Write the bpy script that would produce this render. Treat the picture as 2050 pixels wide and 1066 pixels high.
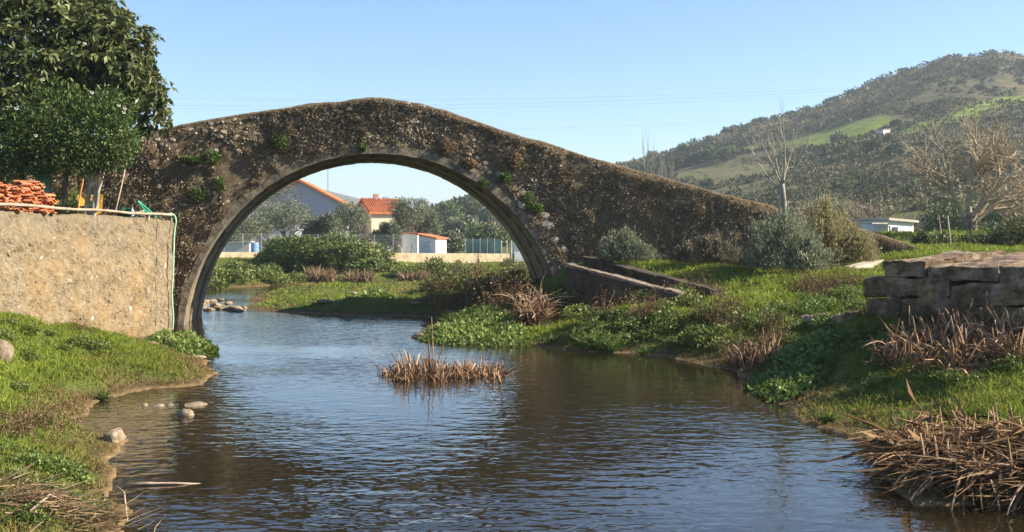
import bpy, bmesh, math, random
import numpy as np
from mathutils import Vector, Matrix

for o in list(bpy.data.objects): bpy.data.objects.remove(o)
sc = bpy.context.scene
C = sc.collection
R = math.radians
FPX, HY, CH = 2198.0, 480.0, 2.0          # focal length in photo pixels, horizon row, eye height above the water

# ------------------------------------------------------------------ camera, sky, sun, exposure
cam = bpy.data.cameras.new('camera'); cam.sensor_width = 36; cam.lens = 36 * FPX / 2050
cam.shift_y = -(533 - HY) / 2050; cam.clip_end = 6000; cam.clip_start = 0.1
co = bpy.data.objects.new('camera', cam); C.objects.link(co); co.location = (0, 0, CH); co.rotation_euler = (R(90), 0, 0)
sc.camera = co
SUN_AZ, SUN_EL = (1.0, -0.055), 31.0
w = bpy.data.worlds.new('World'); sc.world = w; w.use_nodes = True
nt = w.node_tree; bg = nt.nodes['Background']; bg.inputs['Strength'].default_value = 0.085
sky = nt.nodes.new('ShaderNodeTexSky'); sky.sky_type = 'NISHITA'; sky.sun_disc = False
sky.sun_elevation = R(SUN_EL); sky.sun_rotation = math.atan2(SUN_AZ[0], SUN_AZ[1])
sky.air_density = 1.0; sky.dust_density = 0.2; sky.ozone_density = 5.0
nt.links.new(sky.outputs[0], bg.inputs[0])
sl = bpy.data.lights.new('sun', 'SUN'); sl.energy = 5.0; sl.angle = R(0.5); sl.color = (1.0, 0.875, 0.69)
so = bpy.data.objects.new('sun', sl); C.objects.link(so)
so.rotation_euler = Vector((SUN_AZ[0], SUN_AZ[1], math.hypot(*SUN_AZ) * math.tan(R(SUN_EL)))).to_track_quat('Z', 'Y').to_euler()
vs = sc.view_settings; vs.view_transform = 'Standard'; vs.look = 'None'; vs.exposure = 1.33; vs.gamma = 1
sc.cycles.max_bounces = 6; sc.cycles.transparent_max_bounces = 12; sc.cycles.use_denoising = True
sc.cycles.volume_bounces = 0; sc.cycles.caustics_reflective = False; sc.cycles.caustics_refractive = False

# ------------------------------------------------------------------ helpers
rng = np.random.default_rng(7); random.seed(7)
def hsh(ix, iy, iz, seed):
    n = (ix.astype(np.int64) * 374761393 + iy.astype(np.int64) * 668265263 + iz.astype(np.int64) * 2147483647 + seed * 1274126177) & 0xffffffff
    n = ((n ^ (n >> 13)) * 1274126177) & 0xffffffff
    n = ((n ^ (n >> 16)) * 2246822519) & 0xffffffff
    return ((n ^ (n >> 15)) & 0xffff) / 65535.0
def vnoise(x, y, z=0.0, seed=0):
    x, y, z = np.broadcast_arrays(np.asarray(x, float), np.asarray(y, float), np.asarray(z, float))
    fx, fy, fz = np.floor(x), np.floor(y), np.floor(z)
    u, v, t = x - fx, y - fy, z - fz
    u, v, t = u*u*(3-2*u), v*v*(3-2*v), t*t*(3-2*t)
    r = 0
    for a in (0, 1):
        for b in (0, 1):
            for c in (0, 1):
                r = r + hsh(fx+a, fy+b, fz+c, seed) * (u if a else 1-u) * (v if b else 1-v) * (t if c else 1-t)
    return r
def fbm(x, y, z=0.0, seed=0, oct=4):
    r, a, s = 0, 0.5, 1.0
    for k in range(oct):
        r = r + a * vnoise(np.asarray(x)*s, np.asarray(y)*s, np.asarray(z)*s, seed + k*17); a *= 0.5; s *= 2.03
    return r / (1 - 0.5**oct)          # 0..1
def sst(a, b, x): t = np.clip((x - a) / (b - a), 0, 1); return t*t*(3-2*t)

def mesh_np(name, V, F, tint=None, smooth=False):
    V = np.asarray(V, np.float32).reshape(-1, 3); F = np.asarray(F, np.int32); k = F.shape[1]; n = len(F)
    me = bpy.data.meshes.new(name)
    me.vertices.add(len(V)); me.vertices.foreach_set('co', V.ravel())
    me.loops.add(n*k); me.loops.foreach_set('vertex_index', F.ravel())
    me.polygons.add(n); me.polygons.foreach_set('loop_start', np.arange(n, dtype=np.int32)*k)
    me.update(calc_edges=True)
    if smooth: me.polygons.foreach_set('use_smooth', np.ones(n, bool))
    if tint is not None:
        a = me.attributes.new('tint', 'FLOAT', 'FACE'); a.data.foreach_set('value', np.asarray(tint, np.float32))
    return me
def obj(name, me, mat=None, parent=None, loc=(0, 0, 0), rot=(0, 0, 0), scale=None):
    o = bpy.data.objects.new(name, me); C.objects.link(o)
    if mat is not None and me is not None and len(me.materials) == 0: me.materials.append(mat)
    o.location = loc; o.rotation_euler = rot
    if scale is not None: o.scale = scale if hasattr(scale, '__len__') else (scale,)*3
    if parent: o.parent = parent
    return o
def tag(o, label=None, cat=None, group=None, kind=None):
    if label: o['label'] = label
    if cat: o['category'] = cat; kind = kind or 'thing'
    if group: o['group'] = group
    if kind: o['kind'] = kind
    return o
ORD = 'first second third fourth fifth sixth seventh eighth ninth tenth eleventh twelfth thirteenth fourteenth fifteenth sixteenth seventeenth eighteenth nineteenth twentieth'.split()
def nth(i): return ORD[i] if i < 20 else ('twenty-' + ORD[i-20] if i < 29 else 'thirtieth' if i == 29 else 'thirty-' + ORD[i-30] if i < 39 else 'fortieth')
def plant(name, me, mat, p, label, cat='plant', group=None, rz=0, scale=None, part='foliage'):
    e = empty(name, p, rz, label=label, cat=cat, group=group)
    obj(part, me, mat, e, scale=scale)['kind'] = 'stuff'; return e
def empty(name, loc=(0, 0, 0), rz=0, **k):
    o = bpy.data.objects.new(name, None); C.objects.link(o); o.location = loc; o.rotation_euler = (0, 0, rz); o.empty_display_size = .2
    return tag(o, **k)
def copy_tree(o, parent=None):
    c = o.copy(); C.objects.link(c); c.parent = parent
    for ch in list(o.children): copy_tree(ch, c)
    return c
class MB:                                    # collects boxes and tubes into one mesh (polygons of any size)
    def __init__(s): s.v = []; s.f = []
    def add(s, V, F):
        b = len(s.v); s.v += [tuple(p) for p in V]; s.f += [tuple(i + b for i in f) for f in F]; return s
    def box(s, x0, x1, y0, y1, z0, z1, m=None):
        V = [(x, y, z) for z in (z0, z1) for y in (y0, y1) for x in (x0, x1)]
        if m is not None: V = [m @ Vector(p) for p in V]
        return s.add(V, [(0, 2, 3, 1), (4, 5, 7, 6), (0, 1, 5, 4), (2, 6, 7, 3), (0, 4, 6, 2), (1, 3, 7, 5)])
    def tube(s, P, r, n=6, cap=True):
        P = [Vector(p) for p in P]; rs = r if hasattr(r, '__len__') else [r]*len(P)
        V = []; F = []; up = Vector((0.13, 0.31, 0.94))
        for i, p in enumerate(P):
            d = (P[min(i+1, len(P)-1)] - P[max(i-1, 0)]).normalized()
            a = d.cross(up)
            if a.length < 1e-3: a = d.cross(Vector((1, 0, 0)))
            a.normalize(); b = d.cross(a)
            for k in range(n):
                t = 2*math.pi*k/n; V.append(p + (a*math.cos(t) + b*math.sin(t))*rs[i])
        for i in range(len(P)-1):
            for k in range(n):
                F.append((i*n+k, i*n+(k+1) % n, (i+1)*n+(k+1) % n, (i+1)*n+k))
        if cap: F.append(tuple(range(n))[::-1]); F.append(tuple(range((len(P)-1)*n, len(P)*n)))
        return s.add(V, F)
    def mesh(s, name, bevel=0.0, smooth=False):
        me = bpy.data.meshes.new(name); me.from_pydata(s.v, [], s.f); me.update()
        if bevel:
            bm = bmesh.new(); bm.from_mesh(me)
            bmesh.ops.bevel(bm, geom=bm.edges[:], offset=bevel, segments=1, affect='EDGES'); bm.to_mesh(me); bm.free()
        if smooth: me.polygons.foreach_set('use_smooth', [True]*len(me.polygons))
        return me
    def build(s, name, mat, parent=None, bevel=0.0, smooth=False, **k): return obj(name, s.mesh(name, bevel, smooth), mat, parent, **k)

# ------------------------------------------------------------------ materials
def nodes(name):
    m = bpy.data.materials.new(name); m.use_nodes = True; t = m.node_tree
    return m, t, t.nodes['Principled BSDF'], t.nodes['Material Output']
def N(t, ty, **k):
    n = t.nodes.new(ty)
    for a, b in k.items():
        if a in n.inputs: n.inputs[a].default_value = b
        else: setattr(n, a, b)
    return n
def ramp(t, src, stops):
    r = t.nodes.new('ShaderNodeValToRGB'); e = r.color_ramp.elements
    while len(e) < len(stops): e.new(0.5)
    for x, (p, c) in zip(e, stops): x.position = p; x.color = (*c, 1)
    t.links.new(src, r.inputs[0]); return r.outputs[0]
def evenly(cols, lo=0.3, hi=0.7): return [(lo + (hi-lo)*i/max(1, len(cols)-1), c) for i, c in enumerate(cols)]
def noise(t, scale, detail=6, rough=.6, vec=None, stretch=None):
    n = N(t, 'ShaderNodeTexNoise', Scale=scale, Detail=detail, Roughness=rough)
    if vec is None: vec = t.nodes.new('ShaderNodeTexCoord').outputs['Object']
    if stretch:
        m = t.nodes.new('ShaderNodeMapping'); m.inputs['Scale'].default_value = stretch; t.links.new(vec, m.inputs[0]); vec = m.outputs[0]
    t.links.new(vec, n.inputs['Vector']); return n.outputs['Fac']
def mixc(t, fac, a, b, blend='MIX'):
    m = t.nodes.new('ShaderNodeMix'); m.data_type = 'RGBA'; m.blend_type = blend
    for s, i in ((fac, 0), (a, 6), (b, 7)):
        if isinstance(s, (int, float)): m.inputs[i].default_value = s
        elif isinstance(s, tuple): m.inputs[i].default_value = (*s, 1)
        else: t.links.new(s, m.inputs[i])
    return m.outputs[2]
def bump(t, b, h, strength=.5, dist=.02):
    n = N(t, 'ShaderNodeBump', Strength=strength, Distance=dist); t.links.new(h, n.inputs['Height']); t.links.new(n.outputs[0], b.inputs['Normal'])
def mottled(name, cols, scale=4, rough=.9, lo=.32, hi=.68, bstr=.4, bdist=.02, bscale=None, rnd=0.0, stretch=None, second=None):
    m, t, b, o = nodes(name); b.inputs['Roughness'].default_value = rough
    c = ramp(t, noise(t, scale, 8, .65, stretch=stretch), evenly(cols, lo, hi))
    if second: c = mixc(t, ramp(t, noise(t, second[0], 6, .7), [(second[1], (0, 0, 0)), (second[2], (1, 1, 1))]), c, second[3])
    if rnd:
        oi = t.nodes.new('ShaderNodeObjectInfo'); hs = t.nodes.new('ShaderNodeHueSaturation')
        mr = N(t, 'ShaderNodeMapRange'); mr.inputs[3].default_value = 1-rnd; mr.inputs[4].default_value = 1+rnd
        t.links.new(oi.outputs['Random'], mr.inputs[0]); t.links.new(mr.outputs[0], hs.inputs['Value']); t.links.new(c, hs.inputs['Color']); c = hs.outputs[0]
    t.links.new(c, b.inputs['Base Color'])
    if bstr: bump(t, b, noise(t, bscale or scale*4, 8, .7), bstr, bdist)
    return m
def foliage(name, cols, transl=.25, rough=.55, lo=0., hi=1., rnd=0.0, spec=.3, gain=1.0):
    m, t, b, o = nodes(name); b.inputs['Roughness'].default_value = rough; b.inputs['Specular IOR Level'].default_value = spec
    a = t.nodes.new('ShaderNodeAttribute'); a.attribute_name = 'tint'
    c = ramp(t, a.outputs['Fac'], evenly([tuple(x*gain for x in q) for q in cols], lo, hi))
    if rnd:
        oi = t.nodes.new('ShaderNodeObjectInfo'); hs = t.nodes.new('ShaderNodeHueSaturation')
        mr = N(t, 'ShaderNodeMapRange'); mr.inputs[3].default_value = 1-rnd; mr.inputs[4].default_value = 1+rnd
        t.links.new(oi.outputs['Random'], mr.inputs[0]); t.links.new(mr.outputs[0], hs.inputs['Value']); t.links.new(c, hs.inputs['Color']); c = hs.outputs[0]
    t.links.new(c, b.inputs['Base Color'])
    if transl:
        tr = t.nodes.new('ShaderNodeBsdfTranslucent'); t.links.new(c, tr.inputs[0])
        mx = t.nodes.new('ShaderNodeMixShader'); mx.inputs[0].default_value = transl
        t.links.new(b.outputs[0], mx.inputs[1]); t.links.new(tr.outputs[0], mx.inputs[2]); t.links.new(mx.outputs[0], o.inputs[0])
    return m
def plain(name, col, rough=.6, metal=0, spec=.5, var=.12, scale=6):
    m, t, b, o = nodes(name); b.inputs['Roughness'].default_value = rough; b.inputs['Metallic'].default_value = metal; b.inputs['Specular IOR Level'].default_value = spec
    c2 = tuple(x*(1-var*2) for x in col)
    t.links.new(ramp(t, noise(t, scale), evenly([c2, col, tuple(min(1, x*(1+var)) for x in col)])), b.inputs['Base Color'])
    return m

# ------------------------------------------------------------------ the lie of the land
def wp(px, py, z=0.0):                        # a point seen at (px, py) that lies on height z
    d = (CH - z) * FPX / (py - HY); return ((px-1025)/FPX*d, d)
def wd(px, py, d): return ((px-1025)/FPX*d, d, CH + (HY-py)/FPX*d)   # a point at distance d
RIVER = [wp(*p) for p in [(262, 1066), (235, 1000), (245, 940), (222, 905), (235, 880), (165, 868), (135, 840), (170, 803), (280, 780), (405, 770), (425, 748),
    (405, 718), (330, 702), (270, 684), (252, 668)]] + [(-8.6, 23.0), (-8.3, 26.0)] + [wp(*p) for p in [(384, 628), (386, 604), (400, 596), (470, 596), (456, 610), (500, 619), (560, 624), (640, 629), (740, 632), (860, 633),
    (880, 641), (850, 660), (835, 673), (900, 684), (1050, 690), (1190, 705), (1330, 713), (1470, 742), (1500, 770), (1560, 808), (1620, 850), (1740, 885),
    (1745, 930), (1780, 985), (1850, 1010), (2050, 1015)]] + [(4.4, 7.2), (5, 5), (5, -40), (-5, -40), (-3.2, 3), (-2.75, 6)]
CHAN = [wp(*p) for p in [(420, 612), (430, 596), (452, 586), (520, 578), (650, 571.5), (760, 569.5), (900, 568.5), (1040, 568)]] + [(12, 54), (30, 60)]
def seg_dist(x, y, pts, close):
    d = np.full(x.shape, 1e9); n = len(pts)
    for i in range(n if close else n-1):
        (ax, ay), (bx, by) = pts[i], pts[(i+1) % n]
        vx, vy = bx-ax, by-ay; t = np.clip(((x-ax)*vx + (y-ay)*vy) / (vx*vx + vy*vy + 1e-9), 0, 1)
        d = np.minimum(d, np.hypot(x-ax-t*vx, y-ay-t*vy))
    return d
def inside(x, y, pts):
    r = np.zeros(x.shape, bool); n = len(pts)
    for i in range(n):
        (ax, ay), (bx, by) = pts[i], pts[(i+1) % n]
        if ay == by: continue
        c = ((ay > y) != (by > y)) & (x < (bx-ax)*(y-ay)/(by-ay) + ax); r ^= c
    return r
def shore(x, y):                              # distance to the waterline, negative in the water
    x = np.asarray(x, float); y = np.asarray(y, float)
    d = seg_dist(x, y, RIVER, True); d = np.where(inside(x, y, RIVER), -d, d)
    d2 = seg_dist(x, y, CHAN, False) - np.interp(y, [30, 38, 46, 60], [1.2, 1.3, 1.9, 2.4])
    return np.minimum(d, d2) + (fbm(x*1.1, y*1.1, 0, 5, 3) - .5) * .5
WALL_A, WALL_B = (-8.16, 17.5), (-7.52, 24.0)
def wall_x(y): return WALL_A[0] + (y - WALL_A[1]) * (WALL_B[0]-WALL_A[0]) / (WALL_B[1]-WALL_A[1])
CT = [(-8.1, 17.5, .86), (-8.0, 19, .55), (-7.9, 20, .36), (-7.8, 21, .16), (-7.7, 22, .04), (-6.2, 16.5, .16), (-7, 18.5, .35), (-5.6, 12.6, .42), (-3.9, 8.6, .38), (-3.3, 7.2, .36), (-5, 5, .6), (-8, 9, .9), (-8.2, 14, .9), (-14, 10, 1.4),
      (-7.0, 30, .25), (-30, 20, 2.4), (-30, 40, 2.2)]
for px, py, d in [(1050, 620, 25.5), (1190, 640, 23), (1300, 600, 23), (1400, 620, 21), (1500, 600, 21), (1500, 680, 18.5), (1600, 640, 18), (1575, 560, 24), (1435, 535, 25), (1300, 525, 26),
                  (1700, 555, 22), (1640, 545, 24), (1700, 720, 14), (1760, 622, 15.7), (1850, 626, 15.1), (1950, 634, 14.4), (2050, 640, 13.7), (1750, 700, 14.2), (1850, 705, 13.4), (1650, 690, 15.8), (1700, 800, 12.2), (1900, 805, 11.2), (1620, 660, 17), (1900, 740, 12.5), (2000, 800, 11), (1700, 825, 12), (2050, 850, 10), (1830, 497, 29), (1950, 505, 26), (2050, 500, 22),
                  (2050, 482, 35), (1700, 472, 40), (1940, 465, 36), (1180, 525, 27), (1080, 560, 29), (1000, 600, 32), (1000, 560, 38), (950, 540, 50), (450, 545, 45), (420, 575, 39), (650, 552, 56), (420, 520, 62)]:
    CT.append(wd(px, py, d))
CT += [(-4, 35, .14), (-3, 40, .16), (0, 38, .35), (-6, 44, .16), (-15, 75, .4), (0, 75, .25), (-5, 66, .3), (5, 68, .4), (15, 72, 1.0), (30, 60, 1.9), (-30, 75, 1.5), (6, 8, .4), (9, 6, .6), (12, 16, 1.7), (20, 25, 2.0), (25, 40, 2.3), (8, -10, .8), (-9, -10, 1),
       (-20, 110, 1.0), (20, 110, 2.0), (50, 100, 3), (-60, 100, 2)]
CT += [(-1.2, 24, .06), (0, 23, .08), (-.3, 24.8, .15), (-1.5, 27, .1), (.8, 23.5, .2), (-.6, 26, .2)]
CT = np.array(CT)
RIDGE = np.array([(-1500, 470, 500), (300, 466, 420), (600, 456, 300), (800, 436, 270), (860, 418, 260), (940, 398, 260), (1010, 392, 270), (1100, 372, 300), (1250, 330, 350), (1330, 304, 370), (1450, 260, 380), (1560, 232, 385), (1650, 204, 390), (1750, 158, 390),
                  (1830, 132, 390), (1900, 112, 390), (2000, 101, 390), (2100, 108, 390), (2300, 150, 390), (2700, 260, 380), (3600, 420, 380)], float)
FARR = np.array([(-2000, 440), (200, 400), (450, 384), (640, 383), (690, 394), (740, 406), (800, 416), (900, 440), (1300, 470), (4000, 470)], float)
def height(x, y):
    x = np.asarray(x, float); y = np.asarray(y, float); shp = x.shape; x = x.ravel(); y = y.ravel()
    num = np.zeros(x.shape); den = np.zeros(x.shape)
    for cx, cy, cz in CT:
        q = 1.0 / ((x-cx)**2 + (y-cy)**2 + .3)**1.7; num += q*cz; den += q
    base = num / den
    s = shore(x, y)
    near = np.exp(-np.hypot(x, y-15)/60)
    lump = ((fbm(x*.9, y*.9, 0, 11, 4)-.5)*.28 + (fbm(x*4, y*4, 0, 13, 3)-.5)*.10) * sst(0, .8, s)
    wid = np.where(y > 31, 2.2, np.where((x > 1.5) & (y < 21), 1.75, 1.3))
    z = np.where(s > 0, .015 + base * sst(-.15, wid, s) * 1.0 + lump, -.03 - .42*sst(0, 1.8, -s) + (fbm(x*2, y*2, 0, 3, 3)-.5)*.06)
    z = np.where((s > 0) & (s < .6), np.minimum(z, .008 + s*.17 + np.maximum(0, s-.3)*.9), z)
    # shallow sandy bay on the left, beside the grass
    bay = np.exp(-(((x+4.35)/1.1)**2 + ((y-13.1)/1.2)**2)); z = np.where(s < 0, z*(1-.8*bay), z)
    # the raised garden behind the retaining wall
    g = (x < wall_x(y) - .17 - np.maximum(0, y-24.0)*.5) & (y < 26.5) & (y > 2); z = np.where(g, 2.26 + (fbm(x*1.5, y*1.5, 0, 9, 3)-.5)*.1, z)
    # the hills
    d = np.hypot(x, y)*np.sign(np.where(y > 0, 1, 1)); yy = np.maximum(y, 1e-3)
    px = np.where(y > 0, 1025 + FPX*x/yy, np.where(x > 0, 4000, -2000)); px = np.clip(px, -2000, 4000)
    ry = np.interp(px, RIDGE[:, 0], RIDGE[:, 1]); rd = np.interp(px, RIDGE[:, 0], RIDGE[:, 2])
    zr = CH + (HY-ry)*rd/FPX
    d0 = np.interp(px, [0, 900, 1200, 1700, 2400], [130, 110, 85, 62, 62])
    u = np.clip((yy-d0)/(rd-d0), 0, None)
    hill = np.where(u < 1, (zr-1.6) * np.power(np.clip(u, 0, 1), 1.45), (zr-1.6)*np.exp(-np.clip(u-1, 0, 9)*1.2))
    hill = hill + (fbm(x*.03, y*.03, 0, 21, 4)-.5)*6*sst(.05, .35, u)*sst(1.15, .8, u)*np.clip((zr-2)/30, 0, 1)
    fz = CH + (HY-np.interp(px, FARR[:, 0], FARR[:, 1]))*1400/FPX
    far = fz*np.exp(-((yy-1400)/330)**2) + (fbm(x*.006, y*.006, 0, 31, 3)-.5)*10*sst(700, 1100, yy)
    z = z + np.where(y > 40, np.maximum(hill, 0) + np.maximum(far, 0), 0)
    return z.reshape(shp)
def hit(px, py, d0=4.0, d1=700.0):            # where the sight line through a photo point meets the ground
    for n in (170, 24):
        d = np.exp(np.linspace(math.log(d0), math.log(d1), n)); x = (px-1025)/FPX*d; z = CH + (HY-py)/FPX*d
        b = height(x, d) - z; i = int(np.argmax(b > 0))
        if not b[i] > 0: i = len(d)-1
        d0, d1 = d[max(i-1, 0)], d[i]
    return Vector((x[i], d[i], height(x[i:i+1], d[i:i+1])[0]))
def gz(x, y): return float(height(np.array([x]), np.array([y]))[0])
def at(px, d): x = (px-1025)/FPX*d; return Vector((x, d, gz(x, d)))

# ------------------------------------------------------------------ ground
ang = np.concatenate([np.linspace(-180, -40, 45)[:-1], np.linspace(-40, 40, 430), np.linspace(40, 180, 45)[1:]])
rad = np.concatenate([[0.5, 1.5, 3, 4.5], np.exp(np.linspace(math.log(5.5), math.log(60), 330)), np.exp(np.linspace(math.log(61), math.log(450), 110)), np.exp(np.linspace(math.log(470), math.log(4500), 45))])
AA, RR = np.meshgrid(np.radians(ang), rad); GX, GY = np.sin(AA)*RR, np.cos(AA)*RR
GZ = height(GX, GY)
na, nr = len(ang), len(rad)
I = (np.arange(nr-1)[:, None]*na + np.arange(na-1)[None, :]).ravel()
me = mesh_np('ground', np.stack([GX, GY, GZ], -1), np.stack([I, I+1, I+na+1, I+na], 1), smooth=True)
FIELD1 = [hit(*p) for p in [(1470, 298), (1560, 285), (1680, 252), (1770, 233), (1795, 242), (1730, 270), (1640, 293), (1540, 300), (1480, 304)]]
FIELD2 = [hit(*p) for p in [(1800, 262), (1900, 235), (1990, 200), (2050, 190), (2120, 180), (2120, 205), (2050, 208), (1960, 232), (1870, 258), (1830, 272)]]
FIELD3 = [hit(*p) for p in [(1330, 345), (1440, 322), (1520, 326), (1600, 332), (1560, 352), (1420, 372), (1350, 365)]]
fx = GX.ravel(); fy = GY.ravel(); S_ = shore(fx, fy)
fm = np.zeros(fx.shape)
for poly in (FIELD1, FIELD2): fm = np.maximum(fm, inside(fx, fy, [(p.x, p.y) for p in poly]).astype(float))
fm2 = inside(fx, fy, [(p.x, p.y) for p in FIELD3]).astype(float)
for nm, arr in (('wet', np.clip(S_*.25+.5, 0, 1)), ('field', fm), ('stubble', fm2), ('scrub', sst(85, 130, np.hypot(fx, fy)))):
    a = me.attributes.new(nm, 'FLOAT', 'POINT'); a.data.foreach_set('value', arr.astype(np.float32))
m, t, b, o = nodes('ground_soil_and_turf'); b.inputs['Roughness'].default_value = .95; b.inputs['Specular IOR Level'].default_value = .1
turf = ramp(t, noise(t, 2.2, 8, .7), [(.3, (.06, .075, .018)), (.5, (.085, .115, .022)), (.68, (.12, .11, .04))])
mud = ramp(t, noise(t, 5, 8, .7), [(.3, (.05, .036, .019)), (.7, (.12, .088, .046))])
bed = ramp(t, noise(t, 9, 8, .75), [(.3, (.09, .06, .025)), (.52, (.2, .14, .065)), (.72, (.34, .25, .135))])
def at_(nm): a = t.nodes.new('ShaderNodeAttribute'); a.attribute_name = nm; return a.outputs['Fac']
wet = at_('wet')
c = mixc(t, ramp(t, wet, [(.5, (0, 0, 0)), (.545, (1, 1, 1))]), bed, mud)
ed = t.nodes.new('ShaderNodeMath'); ed.operation = 'ADD'
md = t.nodes.new('ShaderNodeMath'); md.operation = 'MULTIPLY_ADD'; md.inputs[1].default_value = .16; md.inputs[2].default_value = -.08
t.links.new(noise(t, 3, 4), md.inputs[0]); t.links.new(md.outputs[0], ed.inputs[0]); t.links.new(wet, ed.inputs[1])
c = mixc(t, ramp(t, ed.outputs[0], [(.54, (0, 0, 0)), (.60, (1, 1, 1))]), c, turf)
scr = ramp(t, noise(t, .22, 12, .8), [(.34, (.045, .05, .02)), (.5, (.095, .09, .042)), (.64, (.17, .145, .075))])
c = mixc(t, at_('scrub'), c, scr)
c = mixc(t, at_('field'), c, ramp(t, noise(t, .35, 10, .75), [(.34, (.1, .13, .03)), (.5, (.15, .2, .035)), (.66, (.21, .26, .06))]))
c = mixc(t, at_('stubble'), c, ramp(t, noise(t, .5, 10, .75), [(.34, (.09, .085, .035)), (.66, (.19, .18, .08))]))
t.links.new(c, b.inputs['Base Color']); bump(t, b, noise(t, 14, 8, .7), .7, .03)
obj('ground', me, m)['kind'] = 'structure'

# ------------------------------------------------------------------ water
m, t, b, o = nodes('river_water'); t.nodes.remove(b)
tc = t.nodes.new('ShaderNodeTexCoord').outputs['Object']
n1 = noise(t, 1.8, 2, .5, vec=tc, stretch=(1, 1.6, 1)); n2 = noise(t, 4.6, 2, .5, vec=tc, stretch=(1, 1.45, 1)); calm = noise(t, .23, 2, .5, vec=tc)
ad = t.nodes.new('ShaderNodeMath'); ad.operation = 'MULTIPLY_ADD'; ad.inputs[1].default_value = 1.2; t.links.new(n2, ad.inputs[0]); t.links.new(n1, ad.inputs[2])
mm = N(t, 'ShaderNodeMapRange'); mm.inputs[1].default_value = .36; mm.inputs[2].default_value = .6; mm.inputs[3].default_value = .18; mm.inputs[4].default_value = 1.0; t.links.new(calm, mm.inputs[0])
bp = N(t, 'ShaderNodeBump', Distance=.0135); t.links.new(ad.outputs[0], bp.inputs['Height']); t.links.new(mm.outputs[0], bp.inputs['Strength'])
fr = N(t, 'ShaderNodeFresnel', IOR=1.5); gl = N(t, 'ShaderNodeBsdfGlossy', Roughness=.01); gl.inputs[0].default_value = (1, 1, 1, 1)
tr = t.nodes.new('ShaderNodeBsdfTransparent'); tr.inputs[0].default_value = (.9, .8, .6, 1); mx = t.nodes.new('ShaderNodeMixShader')
t.links.new(bp.outputs[0], fr.inputs['Normal']); t.links.new(bp.outputs[0], gl.inputs['Normal'])
df = t.nodes.new('ShaderNodeBsdfDiffuse'); df.inputs[0].default_value = (.15, .11, .055, 1); mk = t.nodes.new('ShaderNodeMixShader'); mk.inputs[0].default_value = .1; t.links.new(tr.outputs[0], mk.inputs[1]); t.links.new(df.outputs[0], mk.inputs[2])   # silt in the water
t.links.new(fr.outputs[0], mx.inputs[0]); t.links.new(mk.outputs[0], mx.inputs[1]); t.links.new(gl.outputs[0], mx.inputs[2]); t.links.new(mx.outputs[0], o.inputs[0])
me = bpy.data.meshes.new('river'); me.from_pydata([(-14, -38, 0), (30, -38, 0), (30, 62, 0), (-14, 62, 0)], [], [(0, 1, 2, 3)])
obj('river', me, m)['kind'] = 'structure'

# ------------------------------------------------------------------ shared small meshes
def rock_mesh(name, seed, sub=2, flat=.6, amp=.35):
    bm = bmesh.new(); bmesh.ops.create_icosphere(bm, subdivisions=sub, radius=.5)
    V = np.array([v.co for v in bm.verts]); k = 1 + (fbm(V[:, 0]*2.3+seed*7.1, V[:, 1]*2.3, V[:, 2]*2.3, seed, 3)-.5)*amp*2
    q = np.sign(V)*np.abs(V/.5)**.75*.5                       # a little blocky
    V = (V*.4 + q*.6)*k[:, None]*np.array([1, .85, flat])
    for v, p in zip(bm.verts, V): v.co = p
    me = bpy.data.meshes.new(name); bm.to_mesh(me); bm.free()
    return me
def ico(seed, amp=.35):
    bm = bmesh.new(); bmesh.ops.create_icosphere(bm, subdivisions=1, radius=.5)
    V = np.array([v.co for v in bm.verts]); F = np.array([[v.index for v in f.verts] for f in bm.faces]); bm.free()
    r = np.random.default_rng(seed); return V*(1 + (r.random(len(V))-.5)*amp)[:, None]*1.0, F
ICOS = [ico(i) for i in range(8)]
def rubble(name, P, nrm, size, tint, squash=.55):             # many little stones pressed into a face, joined
    P = np.asarray(P); n = len(P); VV = []; FF = []; TT = []; b = 0
    up = np.array([0, 0, 1.0])
    for i in range(n):
        V, F = ICOS[i % 8]; nn = nrm[i]; tx = np.cross(up, nn); tx /= np.linalg.norm(tx)+1e-9; tz = np.cross(nn, tx)
        s = size[i]; a = (i*2.399) % 6.28; ca, sa = math.cos(a), math.sin(a)
        L = V*np.array([s, s*squash, s*.72]); X = L[:, 0]*ca*.4 + L[:, 0]*.6 + L[:, 2]*sa*.3
        VV.append(P[i] + X[:, None]*tx + L[:, 1:2]*nn + L[:, 2:3]*tz); FF.append(F + b); b += len(V); TT.append(np.full(len(F), tint[i]))
    return mesh_np(name, np.concatenate(VV), np.concatenate(FF), np.concatenate(TT))
def norm(D): return D / (np.linalg.norm(D, axis=1, keepdims=True) + 1e-9)
def leaf_arrays(P, D, size, ratio, r, fold=.25, droop=0.0):
    n = len(P); D = norm(np.asarray(D)); size = np.broadcast_to(size, (n,))[:, None]
    S = norm(np.cross(D, r.normal(size=(n, 3)))); U = np.cross(S, D)
    mid = P + D*size*.5 + U*size*fold*.3; tip = P + D*size; tip[:, 2] -= (droop*size)[:, 0]
    w_ = size*ratio*.5
    return np.stack([P, mid + S*w_, tip, mid - S*w_], 1).reshape(-1, 3)
def leaf_mesh(name, P, D, size, ratio, tint, seed=0, fold=.25, droop=0.0):
    r = np.random.default_rng(seed); V = leaf_arrays(np.asarray(P, float), D, size, ratio, r, fold, droop)
    return mesh_np(name, V, np.arange(len(V)).reshape(-1, 4), tint)
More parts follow.
